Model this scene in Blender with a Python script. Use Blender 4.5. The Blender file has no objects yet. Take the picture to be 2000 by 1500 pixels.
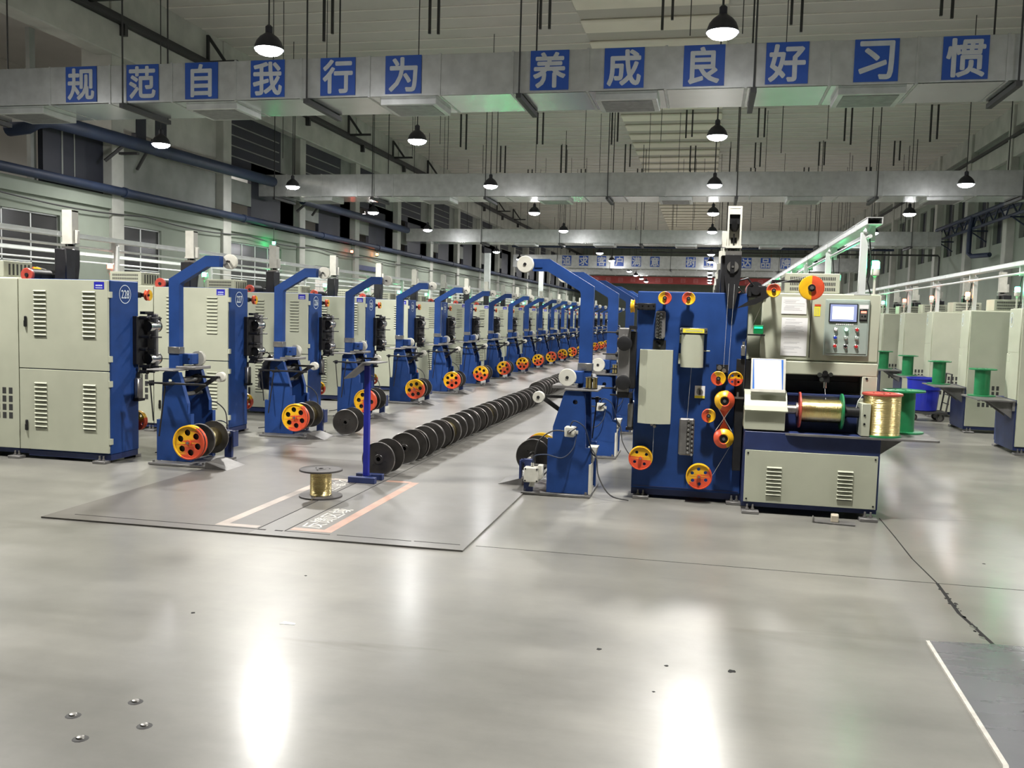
import bpy, math, random
from mathutils import Matrix, Vector
from mathutils.geometry import tessellate_polygon
random.seed(7)
SC = bpy.context.scene
COL = SC.collection
PI = math.pi

# ------------------------------------------------------------ camera, view, world
F_PX, YAW, PITCH, ROLL = 1777.08, 0.209478, 0.0762435, 0.0265133
def make_camera():
    cy, sy = math.cos(YAW), math.sin(YAW)
    f = Vector((-sy, cy, 0)); r = Vector((cy, sy, 0)); u = Vector((0, 0, 1))
    cp, sp = math.cos(PITCH), math.sin(PITCH)
    f2 = f*cp - u*sp; u2 = u*cp + f*sp
    cr, sr = math.cos(ROLL), math.sin(ROLL)
    r3 = r*cr + u2*sr; u3 = u2*cr - r*sr
    cam = bpy.data.cameras.new('camera'); o = bpy.data.objects.new('camera', cam); COL.objects.link(o)
    m = Matrix((r3, u3, -f2)).transposed().to_4x4(); m.translation = (0, 0, 1.6)
    o.matrix_world = m
    cam.sensor_fit = 'HORIZONTAL'; cam.sensor_width = 36.0; cam.lens = F_PX/2000*36
    cam.clip_start = 0.05; cam.clip_end = 400
    SC.camera = o
make_camera()
SC.view_settings.view_transform = 'Standard'; SC.view_settings.look = 'None'
SC.view_settings.gamma = 1; SC.view_settings.use_curve_mapping = False
SC.view_settings.exposure = 0.0
SC.cycles.use_denoising = True
SC.cycles.max_bounces = 6
SC.cycles.sample_clamp_indirect = 4.0
LAMP_POWER = 1600; LAMP_STRENGTH = 190
w = bpy.data.worlds.new('world'); SC.world = w; w.use_nodes = True
w.node_tree.nodes['Background'].inputs[0].default_value = (0.6, 0.7, 0.8, 1)
w.node_tree.nodes['Background'].inputs[1].default_value = 0.015

# ------------------------------------------------------------ materials
def mat(name, col, rough=0.5, metal=0.0, var=0.0, scale=6.0, bump=0.0, bscale=40.0, emit=None, es=0.0, col2=None, stretch=None, spec=0.5, rvar=0.0):
    m = bpy.data.materials.new(name); m.use_nodes = True
    nt = m.node_tree; b = nt.nodes['Principled BSDF']
    b.inputs['Base Color'].default_value = (*col, 1); b.inputs['Roughness'].default_value = rough
    b.inputs['Metallic'].default_value = metal; b.inputs['Specular IOR Level'].default_value = spec
    if emit:
        b.inputs['Emission Color'].default_value = (*emit, 1); b.inputs['Emission Strength'].default_value = es
    if var or bump or rvar:
        tc = nt.nodes.new('ShaderNodeTexCoord'); mp = nt.nodes.new('ShaderNodeMapping')
        nt.links.new(tc.outputs['Object'], mp.inputs[0])
        if stretch: mp.inputs['Scale'].default_value = stretch
    if var or rvar:
        n = nt.nodes.new('ShaderNodeTexNoise'); n.inputs['Scale'].default_value = scale; n.inputs['Detail'].default_value = 6
        nt.links.new(mp.outputs[0], n.inputs['Vector'])
        if var:
            cr = nt.nodes.new('ShaderNodeValToRGB')
            a = col2 if col2 else tuple(c*(1-var) for c in col)
            cr.color_ramp.elements[0].color = (*a, 1); cr.color_ramp.elements[0].position = 0.32
            cr.color_ramp.elements[1].color = (*[min(1, c*(1+var*0.5)) for c in col], 1); cr.color_ramp.elements[1].position = 0.68
            nt.links.new(n.outputs['Fac'], cr.inputs[0]); nt.links.new(cr.outputs[0], b.inputs['Base Color'])
        if rvar:
            mr = nt.nodes.new('ShaderNodeMapRange'); mr.inputs['To Min'].default_value = max(0, rough-rvar); mr.inputs['To Max'].default_value = rough+rvar
            nt.links.new(n.outputs['Fac'], mr.inputs[0]); nt.links.new(mr.outputs[0], b.inputs['Roughness'])
    if bump:
        n2 = nt.nodes.new('ShaderNodeTexNoise'); n2.inputs['Scale'].default_value = bscale; n2.inputs['Detail'].default_value = 4
        nt.links.new(mp.outputs[0], n2.inputs['Vector'])
        bp = nt.nodes.new('ShaderNodeBump'); bp.inputs['Strength'].default_value = bump; bp.inputs['Distance'].default_value = 0.01
        nt.links.new(n2.outputs['Fac'], bp.inputs['Height']); nt.links.new(bp.outputs[0], b.inputs['Normal'])
    return m

M = {}
M['blue'] = mat('blue_paint', (0.014, 0.052, 0.205), 0.5, spec=0.3, var=0.18, scale=5, bump=0.04, bscale=60)
M['navy'] = mat('navy_paint', (0.018, 0.032, 0.115), 0.5, var=0.2, scale=6)
M['brightblue'] = mat('bright_blue_paint', (0.012, 0.018, 0.27), 0.4, var=0.15)
M['grey'] = mat('grey_green_paint', (0.455, 0.472, 0.37), 0.45, var=0.07, scale=3, bump=0.02, bscale=120)
M['panelgrey'] = mat('panel_grey', (0.34, 0.40, 0.36), 0.4, var=0.06)
M['dark'] = mat('dark_steel', (0.022, 0.022, 0.024), 0.45, metal=0.3, var=0.3, scale=12)
M['black'] = mat('black_plastic', (0.012, 0.012, 0.013), 0.35, var=0.25, scale=14)
M['gap'] = mat('dark_gap', (0.01, 0.01, 0.01), 0.9)
M['steel'] = mat('worn_steel', (0.36, 0.35, 0.33), 0.38, metal=0.85, var=0.3, scale=9)
M['plate'] = mat('worn_plate', (0.20, 0.195, 0.19), 0.45, metal=0.35, var=0.3, scale=7, bump=0.03)
M['galv'] = mat('galvanised_steel', (0.52, 0.53, 0.51), 0.36, metal=0.45, var=0.14, scale=4, bump=0.05, bscale=3.0)
M['foil'] = mat('shiny_foil', (0.62, 0.64, 0.62), 0.2, metal=0.9, var=0.08, scale=2, bump=0.05, bscale=5)
M['galvrail'] = mat('galvanised_tray', (0.72, 0.74, 0.73), 0.3, metal=0.25, var=0.1, scale=5)
M['chrome'] = mat('polished_steel', (0.7, 0.7, 0.7), 0.18, metal=1.0)
M['brass'] = mat('brass_wire', (0.95, 0.79, 0.40), 0.27, metal=1.0, var=0.14, scale=30, stretch=(1, 1, 14), bump=0.10, bscale=60)
M['yellow'] = mat('yellow_enamel', (0.80, 0.45, 0.015), 0.35, var=0.12, scale=14)
M['red'] = mat('orange_red_enamel', (0.66, 0.088, 0.035), 0.35, var=0.15, scale=14)
M['green'] = mat('green_plastic', (0.018, 0.20, 0.075), 0.35, var=0.15, scale=10)
M['redplastic'] = mat('red_plastic', (0.45, 0.07, 0.05), 0.35, var=0.1)
M['spool'] = mat('black_spool', (0.026, 0.024, 0.022), 0.34, var=0.4, scale=7, rvar=0.12)
M['spoolrim'] = mat('spool_rim', (0.20, 0.19, 0.18), 0.35, metal=0.6, var=0.4, scale=20)
M['white'] = mat('white_paper', (0.82, 0.82, 0.82), 0.6, var=0.02)
M['offwhite'] = mat('white_nylon', (0.60, 0.59, 0.52), 0.45, var=0.1, scale=12)
M['yel'] = mat('yellow_sticker', (0.80, 0.72, 0.05), 0.5)
M['ink'] = mat('faint_ink', (0.35, 0.35, 0.36), 0.7)
M['blueclip'] = mat('blue_folder', (0.04, 0.16, 0.55), 0.4)
M['binblue'] = mat('bin_blue_plastic', (0.018, 0.028, 0.36), 0.35, var=0.15, scale=5)
M['rubber'] = mat('grey_rubber', (0.06, 0.055, 0.055), 0.6, var=0.3)
M['signblue'] = mat('sign_blue', (0.018, 0.075, 0.36), 0.5, var=0.1, scale=3)
M['signwhite'] = mat('sign_white', (0.50, 0.52, 0.54), 0.55, var=0.08)
M['decal'] = mat('decal_white', (0.72, 0.80, 0.86), 0.5)
M['tagblue'] = mat('tag_blue', (0.02, 0.02, 0.38), 0.4)
M['concrete'] = mat('concrete', (0.46, 0.465, 0.42), 0.8, var=0.18, scale=1.2, bump=0.08, bscale=8)
M['concretedk'] = mat('concrete_dark', (0.24, 0.25, 0.23), 0.85, var=0.25, scale=0.9, bump=0.08, bscale=8)
M['wall'] = mat('wall_paint', (0.255, 0.29, 0.24), 0.8, var=0.10, scale=0.8)
M['wallwhite'] = mat('white_wall', (0.66, 0.63, 0.58), 0.8, var=0.06, scale=0.8)
M['darkgap'] = mat('painted_dark_opening', (0.016, 0.018, 0.03), 0.6, var=0.3, scale=0.7)  # near-black colour painted in for the darkness of unlit openings
M['pipe'] = mat('blue_pipe', (0.012, 0.024, 0.06), 0.6, var=0.25, scale=2)
M['glass'] = mat('window_glass', (0.05, 0.05, 0.05), 0.12, var=0.2, scale=1)
M['lampshade'] = mat('lamp_shade', (0.045, 0.045, 0.055), 0.45, metal=0.4)
M['rod'] = mat('rod_steel', (0.055, 0.055, 0.055), 0.6, metal=0.4)
M['ceil'] = mat('ceiling_deck', (0.56, 0.54, 0.495), 0.75, var=0.08, scale=0.5)
M['ceilline'] = mat('ceiling_joint', (0.80, 0.77, 0.70), 0.7)
M['sky1'] = mat('skylight_rib', (0.84, 0.79, 0.67), 0.7, var=0.06, scale=0.7)
M['sky2'] = mat('skylight_pan', (0.50, 0.475, 0.42), 0.75)
M['banner'] = mat('red_banner', (0.30, 0.035, 0.03), 0.6, var=0.15, scale=2)
M['bannertext'] = mat('faded_banner_text', (0.36, 0.10, 0.09), 0.6)
M['pink'] = mat('faded_pink_paint', (0.42, 0.255, 0.195), 0.45, var=0.25, scale=5)
M['pink2'] = mat('worn_pink_paint', (0.33, 0.275, 0.235), 0.45, var=0.25, scale=5)
M['floortext'] = mat('white_floor_paint', (0.60, 0.58, 0.53), 0.5, var=0.2, scale=20)
M['wood'] = mat('pale_wood', (0.52, 0.46, 0.36), 0.6, var=0.15)
M['screen'] = mat('lit_screen', (0.2, 0.2, 0.3), 0.3, emit=(0.86, 0.92, 1.0), es=2.2)
M['screenblue'] = mat('lit_screen_edge', (0.25, 0.28, 0.42), 0.3, emit=(0.28, 0.38, 0.85), es=0.35)
M['ledred'] = mat('red_digits', (0.3, 0.02, 0.02), 0.3, emit=(1, 0.18, 0.12), es=4)
M['ledgreen'] = mat('green_display', (0.02, 0.3, 0.1), 0.3, emit=(0.02, 0.8, 0.40), es=1.6)
M['displaydim'] = mat('green_display_case', (0.01, 0.12, 0.04), 0.3, emit=(0.0, 0.4, 0.1), es=0.25)
M['btnlit'] = mat('lit_green_button', (0.3, 1, 0.6), 0.3, emit=(0.25, 1, 0.55), es=5)
M['btnred'] = mat('red_button', (0.5, 0.03, 0.03), 0.3)
M['btnblue'] = mat('blue_button', (0.02, 0.05, 0.4), 0.3)
BE = 75
M['bgreen'] = mat('green_beacon', (0.1, 0.9, 0.4), 0.3, emit=(0.03, 1.0, 0.30), es=BE)
M['bred'] = mat('red_beacon', (1, 0.1, 0.05), 0.3, emit=(1.0, 0.10, 0.05), es=BE*0.25)
M['borange'] = mat('orange_beacon', (1, 0.4, 0.05), 0.3, emit=(1.0, 0.26, 0.04), es=BE*0.5)
M['lens'] = mat('lamp_lens', (0.9, 0.9, 0.9), 0.4, emit=(0.98, 0.97, 1.0), es=LAMP_STRENGTH)

def floor_material(name, base, dark, rough, coat=0.30):
    m = bpy.data.materials.new(name); m.use_nodes = True; nt = m.node_tree; L = nt.links.new
    b = nt.nodes['Principled BSDF']
    tc = nt.nodes.new('ShaderNodeTexCoord')
    b.inputs['IOR'].default_value = 1.5; b.inputs['Coat Weight'].default_value = coat; b.inputs['Coat Roughness'].default_value = 0.20
    def noise(scale, detail=6, stretch=None, rough_=0.6, dist=0.0):
        n = nt.nodes.new('ShaderNodeTexNoise'); n.inputs['Scale'].default_value = scale
        n.inputs['Detail'].default_value = detail; n.inputs['Roughness'].default_value = rough_; n.inputs['Distortion'].default_value = dist
        if stretch:
            mp = nt.nodes.new('ShaderNodeMapping'); mp.inputs['Scale'].default_value = stretch
            L(tc.outputs['Object'], mp.inputs[0]); L(mp.outputs[0], n.inputs['Vector'])
        else: L(tc.outputs['Object'], n.inputs['Vector'])
        return n
    n1 = noise(0.5, 9, rough_=0.62); n2 = noise(1.5, 10, (0.32, 1.5, 1), 0.66); n3 = noise(30, 3)
    r1 = nt.nodes.new('ShaderNodeValToRGB')
    r1.color_ramp.elements[0].position = 0.30; r1.color_ramp.elements[0].color = (*dark, 1)
    r1.color_ramp.elements[1].position = 0.66; r1.color_ramp.elements[1].color = (*base, 1)
    L(n1.outputs['Fac'], r1.inputs[0])
    mx = nt.nodes.new('ShaderNodeMix'); mx.data_type = 'RGBA'; mx.blend_type = 'MULTIPLY'
    r2 = nt.nodes.new('ShaderNodeValToRGB')
    r2.color_ramp.elements[0].position = 0.28; r2.color_ramp.elements[0].color = (0.62, 0.62, 0.62, 1)
    r2.color_ramp.elements[1].position = 0.72; r2.color_ramp.elements[1].color = (1, 1, 1, 1)
    L(n2.outputs['Fac'], r2.inputs[0]); mx.inputs[0].default_value = 0.8
    L(r1.outputs[0], mx.inputs[6]); L(r2.outputs[0], mx.inputs[7])
    L(mx.outputs[2], b.inputs['Base Color'])
    mr = nt.nodes.new('ShaderNodeMapRange'); mr.inputs['To Min'].default_value = rough-0.10; mr.inputs['To Max'].default_value = rough+0.14
    L(n2.outputs['Fac'], mr.inputs[0]); L(mr.outputs[0], b.inputs['Roughness'])
    # scattered dark scuffs, drawn out crosswise
    n4 = noise(0.9, 5, (0.35, 1.9, 1), 0.55, 0.8); r4 = nt.nodes.new('ShaderNodeValToRGB')
    r4.color_ramp.elements[0].position = 0.63; r4.color_ramp.elements[0].color = (1, 1, 1, 1)
    r4.color_ramp.elements[1].position = 0.74; r4.color_ramp.elements[1].color = (0.66, 0.65, 0.63, 1)
    L(n4.outputs['Fac'], r4.inputs[0])
    m4 = nt.nodes.new('ShaderNodeMix'); m4.data_type = 'RGBA'; m4.blend_type = 'MULTIPLY'; m4.inputs[0].default_value = 1.0
    L(mx.outputs[2], m4.inputs[6]); L(r4.outputs[0], m4.inputs[7]); L(m4.outputs[2], b.inputs['Base Color'])
    cr_ = nt.nodes.new('ShaderNodeMapRange'); cr_.inputs['To Min'].default_value = 0.12; cr_.inputs['To Max'].default_value = 0.28
    L(n1.outputs['Fac'], cr_.inputs[0]); L(cr_.outputs[0], b.inputs['Coat Roughness'])
    bp = nt.nodes.new('ShaderNodeBump'); bp.inputs['Strength'].default_value = 0.03; bp.inputs['Distance'].default_value = 0.004
    L(n3.outputs['Fac'], bp.inputs['Height']); L(bp.outputs[0], b.inputs['Normal'])
    return m
M['floor'] = floor_material('polished_concrete', (0.305, 0.297, 0.265), (0.165, 0.163, 0.147), 0.36)
M['floorplate'] = floor_material('steel_floor_plate', (0.235, 0.228, 0.21), (0.12, 0.115, 0.107), 0.40)
M['unseengreen'] = mat('unseen_green_floor', (0.02, 0.42, 0.13), 0.3, var=0.1, scale=1)
M['floorplatedk'] = floor_material('brown_floor_plate', (0.165, 0.153, 0.138), (0.075, 0.068, 0.062), 0.42)
M['floorplate2'] = floor_material('dark_floor_plate', (0.16, 0.16, 0.17), (0.12, 0.12, 0.13), 0.26)

# ------------------------------------------------------------ mesh builder
class MB:
    def __init__(s): s.v = []; s.f = []; s.m = []; s.s = []
    def add(s, vs, fs, mi=0, sm=False):
        o = len(s.v); s.v += [tuple(x) for x in vs]
        for k, f in enumerate(fs):
            s.f.append(tuple(i+o for i in f)); s.m.append(mi[k] if isinstance(mi, list) else mi); s.s.append(sm)
        return s
    def box(s, x0, y0, z0, x1, y1, z1, mi=0, b=0.0):
        if x1 < x0: x0, x1 = x1, x0
        if y1 < y0: y0, y1 = y1, y0
        if z1 < z0: z0, z1 = z1, z0
        if b <= 0:
            v = [(x, y, z) for x in (x0, x1) for y in (y0, y1) for z in (z0, z1)]
            return s.add(v, [(0,1,3,2), (4,6,7,5), (0,4,5,1), (2,3,7,6), (0,2,6,4), (1,5,7,3)], mi)
        b = min(b, (x1-x0)*0.45, (y1-y0)*0.45, (z1-z0)*0.45)
        X = (x0, x1); Y = (y0, y1); Z = (z0, z1); v = []; ix = {}
        for i in (0, 1):
            for j in (0, 1):
                for k in (0, 1):
                    sx, sy, sz = 1-2*i, 1-2*j, 1-2*k
                    for a, p in enumerate(((X[i], Y[j]+sy*b, Z[k]+sz*b), (X[i]+sx*b, Y[j], Z[k]+sz*b), (X[i]+sx*b, Y[j]+sy*b, Z[k]))):
                        ix[i,j,k,a] = len(v); v.append(p)
        f = []
        for i in (0, 1): f.append([ix[i,0,0,0], ix[i,0,1,0], ix[i,1,1,0], ix[i,1,0,0]][::1 if i == 0 else -1])
        for j in (0, 1): f.append([ix[0,j,0,1], ix[1,j,0,1], ix[1,j,1,1], ix[0,j,1,1]][::1 if j == 0 else -1])
        for k in (0, 1): f.append([ix[0,0,k,2], ix[0,1,k,2], ix[1,1,k,2], ix[1,0,k,2]][::1 if k == 0 else -1])
        for j in (0, 1):
            for k in (0, 1): f.append([ix[0,j,k,1], ix[1,j,k,1], ix[1,j,k,2], ix[0,j,k,2]])
        for i in (0, 1):
            for k in (0, 1): f.append([ix[i,0,k,0], ix[i,1,k,0], ix[i,1,k,2], ix[i,0,k,2]])
            for j in (0, 1): f.append([ix[i,j,0,0], ix[i,j,1,0], ix[i,j,1,1], ix[i,j,0,1]])
            for j in (0, 1):
                for k in (0, 1): f.append([ix[i,j,k,0], ix[i,j,k,1], ix[i,j,k,2]])
        return s.add(v, f, mi)
    def prism(s, poly, axis, a, b, mi=0):
        n = len(poly)
        def P(p, t): return {'y': (p[0], t, p[1]), 'x': (t, p[0], p[1]), 'z': (p[0], p[1], t)}[axis]
        v = [P(p, a) for p in poly] + [P(p, b) for p in poly]
        f = [tuple(range(n)), tuple(range(2*n-1, n-1, -1))] + [(i, (i+1) % n, n+(i+1) % n, n+i) for i in range(n)]
        return s.add(v, f, mi)
    def cyl(s, p, q, r, r2=None, n=16, mi=0, caps=True, sm=True):
        p, q = Vector(p), Vector(q); d = (q-p).normalized(); r2 = r if r2 is None else r2
        a = d.orthogonal().normalized(); c = d.cross(a)
        v = [p+(a*math.cos(t)+c*math.sin(t))*r for t in [2*PI*i/n for i in range(n)]] + [q+(a*math.cos(t)+c*math.sin(t))*r2 for t in [2*PI*i/n for i in range(n)]]
        s.add(v, [(i, (i+1) % n, n+(i+1) % n, n+i) for i in range(n)], mi, sm)
        if caps: s.add(v, [tuple(range(n-1, -1, -1)), tuple(range(n, 2*n))], mi)
        return s
    def tube(s, pts, r, n=8, mi=0):
        pts = [Vector(p) for p in pts]; v = []; ref = None
        for i, p in enumerate(pts):
            d = (pts[min(i+1, len(pts)-1)]-pts[max(i-1, 0)]).normalized()
            a = d.orthogonal().normalized() if ref is None else (ref-d*ref.dot(d)).normalized()
            ref = a; c = d.cross(a)
            v += [p+(a*math.cos(2*PI*k/n)+c*math.sin(2*PI*k/n))*r for k in range(n)]
        f = [(i*n+k, i*n+(k+1) % n, (i+1)*n+(k+1) % n, (i+1)*n+k) for i in range(len(pts)-1) for k in range(n)]
        s.add(v, f, mi, True); m = len(pts)-1
        return s.add(v, [tuple(range(n-1, -1, -1)), tuple(range(m*n, m*n+n))], mi)
    def lathe(s, c, axis, prof, n=24, mi=0, sm=True, mf=None):
        # prof: (radius, along); mi may be a list per segment; mf(theta, segment) overrides
        v = []
        for r, t in prof:
            for k in range(n):
                th = 2*PI*k/n; a, b = r*math.cos(th), r*math.sin(th)
                v.append({'y': (c[0]+a, c[1]+t, c[2]+b), 'z': (c[0]+a, c[1]+b, c[2]+t), 'x': (c[0]+t, c[1]+a, c[2]+b)}[axis])
        for j in range(len(prof)-1):
            fs = []; ms = []
            for k in range(n):
                fs.append((j*n+k, j*n+(k+1) % n, (j+1)*n+(k+1) % n, (j+1)*n+k))
                ms.append(mf(2*PI*(k+0.5)/n, j) if mf else (mi[j] if isinstance(mi, list) else mi))
            s.add(v, fs, ms, sm) if j == 0 else s._addf(fs, ms, sm, len(v))
        return s
    def _addf(s, fs, ms, sm, nv):
        o = len(s.v)-nv
        for f, m_ in zip(fs, ms): s.f.append(tuple(i+o for i in f)); s.m.append(m_); s.s.append(sm)
    def plate(s, outer, holes, axis, a, b, mi=0, mf=None):
        loops = [outer]+holes; flat = [p for l in loops for p in l]
        def P(p, t): return {'y': (p[0], t, p[1]), 'x': (t, p[0], p[1]), 'z': (p[0], p[1], t)}[axis]
        tri = tessellate_polygon([[Vector((p[0], p[1], 0)) for p in l] for l in loops])
        n = len(flat); v = [P(p, a) for p in flat]+[P(p, b) for p in flat]; fs = []; ms = []
        for t in tri:
            cx = sum(flat[i][0] for i in t)/3; cz = sum(flat[i][1] for i in t)/3
            mm = mf(cx, cz) if mf else mi
            fs.append(tuple(t)); ms.append(mm); fs.append(tuple(i+n for i in t[::-1])); ms.append(mm)
        o = 0
        for l in loops:
            for i in range(len(l)):
                j = (i+1) % len(l); fs.append((o+i, o+j, n+o+j, n+o+i)); ms.append(mf(*l[i]) if mf else mi)
            o += len(l)
        return s.add(v, fs, ms)
    def build(s, name, mats, parent=None, loc=(0, 0, 0), rot=(0, 0, 0)):
        me = bpy.data.meshes.new(name); me.from_pydata(s.v, [], s.f)
        if not isinstance(mats, (list, tuple)): mats = [mats]
        for m_ in mats: me.materials.append(M[m_])
        me.polygons.foreach_set('material_index', s.m); me.polygons.foreach_set('use_smooth', s.s); me.update()
        import bmesh
        bm = bmesh.new(); bm.from_mesh(me); bmesh.ops.recalc_face_normals(bm, faces=bm.faces); bm.to_mesh(me); bm.free()
        if any(s.s) and name != 'wound_wire': me.set_sharp_from_angle(angle=math.radians(38))
        o = bpy.data.objects.new(name, me); COL.objects.link(o)
        o.location = loc; o.rotation_euler = rot
        if parent: o.parent = parent
        return o
def circ(cx, cz, r, n=16, ph=0.0): return [(cx+r*math.cos(ph+2*PI*i/n), cz+r*math.sin(ph+2*PI*i/n)) for i in range(n)]
def rect(x0, z0, x1, z1): return [(x0, z0), (x1, z0), (x1, z1), (x0, z1)]
def thing(name, label, cat, loc=(0, 0, 0), rz=0, group=None):
    o = bpy.data.objects.new(name, None); COL.objects.link(o); o.empty_display_size = 0.2
    o.location = loc; o.rotation_euler = (0, 0, rz)
    return tag(o, label, cat, group)
def tag(o, label, cat, group=None):
    o['label'] = label; o['category'] = cat
    if group: o['group'] = group
    return o
def struct(o): o['kind'] = 'structure'; return o
KIDS = {}
def kids(o): return [c for c in bpy.data.objects if c.parent == o]
def kidtree(o, d=0):
    return [(c, kidtree(c)) for c in kids(o)]
def clone(tree_root, tree, loc, rz, label, group, skip=()):
    def rec(o, tr, par):
        c = o.copy(); COL.objects.link(c); c.parent = par
        for ch, sub in tr:
            if ch.name.split('.')[0] not in skip: rec(ch, sub, c)
        return c
    r = tree_root.copy(); COL.objects.link(r); r.location = loc; r.rotation_euler = (0, 0, rz)
    r['label'] = label; r['group'] = group
    for ch, sub in tree:
        if ch.name.split('.')[0] not in skip: rec(ch, sub, r)
    return r
TXT = {}
def text_mb(s, size, bold=0.0, mi=0):
    """flat lettering in the XZ plane facing -Y, centred, as (verts, faces)"""
    if (s, bold) not in TXT:
        cu = bpy.data.curves.new('t', 'FONT'); cu.body = s; cu.size = 1.0; cu.offset = bold
        cu.align_x = 'LEFT'; cu.resolution_u = 3
        o = bpy.data.objects.new('t', cu); COL.objects.link(o)
        dg = bpy.context.evaluated_depsgraph_get(); me = bpy.data.meshes.new_from_object(o.evaluated_get(dg))
        vs = [tuple(v.co) for v in me.vertices]; fs = [tuple(p.vertices) for p in me.polygons]
        bpy.data.objects.remove(o); bpy.data.curves.remove(cu); bpy.data.meshes.remove(me)
        xs = [v[0] for v in vs] or [0, 1]; ys = [v[1] for v in vs] or [0, 1]
        cx, cy = (min(xs)+max(xs))/2, (min(ys)+max(ys))/2; h = max(ys)-min(ys) or 1
        TXT[s, bold] = ([((v[0]-cx)/h, (v[1]-cy)/h) for v in vs], fs)
    return TXT[s, bold]
def add_text(mb, s, height, place, bold=0.0, mi=0, sx=1.0):
    v, f = text_mb(s, 1, 0.0)
    sh = [(0, 0)]+([(bold*math.cos(a), bold*math.sin(a)) for a in [PI/4*k for k in range(8)]] if bold else [])
    ctr = Vector(place(0, 0)); nrm = (Vector(place(1, 0))-ctr).cross(Vector(place(0, 1))-ctr).normalized()
    for i, (dx, dy) in enumerate(sh): mb.add([Vector(place((x+dx)*height*sx, (y+dy)*height))+nrm*0.0004*i for x, y in v], f, mi)
ORD = ['nearest', 'second', 'third', 'fourth', 'fifth', 'sixth', 'seventh', 'eighth', 'ninth', 'tenth', 'eleventh', 'twelfth', 'thirteenth', 'fourteenth', 'fifteenth', 'sixteenth', 'seventeenth', 'eighteenth', 'nineteenth', 'twentieth', 'twenty-first', 'twenty-second', 'twenty-third', 'twenty-fourth', 'twenty-fifth', 'twenty-sixth', 'twenty-seventh', 'twenty-eighth', 'twenty-ninth', 'thirtieth']

# ------------------------------------------------------------ the hall
XL, XR, ZC, Y0, Y1 = -17.0, 12.45, 10.9, -14.0, 125.0
COLY = [24.2-0.55+6.2*k for k in range(-6, 16)]          # near faces of the left columns
def build_floor():
    m = MB()
    m.box(-30, Y0, -0.3, XR, Y1, 0.0, 0)
    rnd = random.Random(3)
    # saw-cut joints and the cracked one right of the first machine
    m.box(-1.5, 5.995, 0, 10.0, 6.002, 0.0008, 1)
    pts = [(1.455, 7.9), (1.45, 7.2), (1.44, 6.6), (1.465, 6.0), (1.452, 5.7), (1.44, 5.4), (1.462, 5.15), (1.479, 4.9)]
    for (xa, ya), (xb, yb) in zip(pts, pts[1:]):
        w1 = 0.004 if ya > 6.1 else 0.009
        m.prism([(xa-w1, ya), (xa+w1, ya), (xb+w1*1.3, yb), (xb-w1, yb)], 'z', 0, 0.0009, 1)
    for _ in range(26):
        y = rnd.uniform(4.92, 5.9); x = 1.455+rnd.uniform(-0.018, 0.018); r = rnd.uniform(0.004, 0.014)
        m.prism([(x+r*rnd.uniform(0.6, 1.2)*math.cos(a), y+1.6*r*rnd.uniform(0.6, 1.2)*math.sin(a)) for a in [k*PI/4 for k in range(8)]], 'z', 0, 0.0011, 1 if rnd.random() < 0.7 else 2)
    m.box(1.452, 8.6, 0, 1.458, 60, 0.0008, 1)
    for x, y, r in ((-0.447, 4.285, 0.014), (0.172, 4.179, 0.02), (-2.57, 4.209, 0.012), (-0.12, 4.16, 0.011), (-0.16, 3.85, 0.008), (-2.3, 5.0, 0.009), (1.9, 6.6, 0.012), (1.05, 3.4, 0.008)):
        m.prism([(x+r*rnd.uniform(0.6, 1.25)*math.cos(a), y+r*rnd.uniform(0.6, 1.25)*math.sin(a)) for a in [k*PI/5 for k in range(10)]], 'z', 0, 0.001, 1)
    m.box(-10.1, 39.5, 0, -8.0, 47.5, 0.0007, 3); m.box(1.8, 39.5, 0, 5.0, 46.0, 0.0007, 3)  # inferred, unseen green strips, sized for the green reflected under the ducts
    struct(m.build('floor', ['floor', 'gap', 'steel', 'unseengreen']))
build_floor()

def build_ceiling():
    m = MB(); m.box(-30, Y0, ZC, XR+0.6, Y1, ZC+0.2, 0)
    y = Y0+0.4
    while y < Y1:
        m.box(XL, y, ZC-0.03, -4.3, y+0.055, ZC, 1); m.box(0.25, y, ZC-0.03, XR, y+0.055, ZC, 1); y += 1.05
    struct(m.build('ceiling', ['ceil', 'ceilline']))
    m = MB(); y = Y0+0.3
    m.box(-4.3, Y0, ZC-0.02, 0.25, Y1, ZC, 1)
    while y < Y1-2:
        m.box(-4.3, y, ZC-0.12, 0.25, y+1.15, ZC-0.02, 0, 0.04); y += 2.25
    struct(m.build('trim_1', ['sky1', 'sky2']))
build_ceiling()

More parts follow.
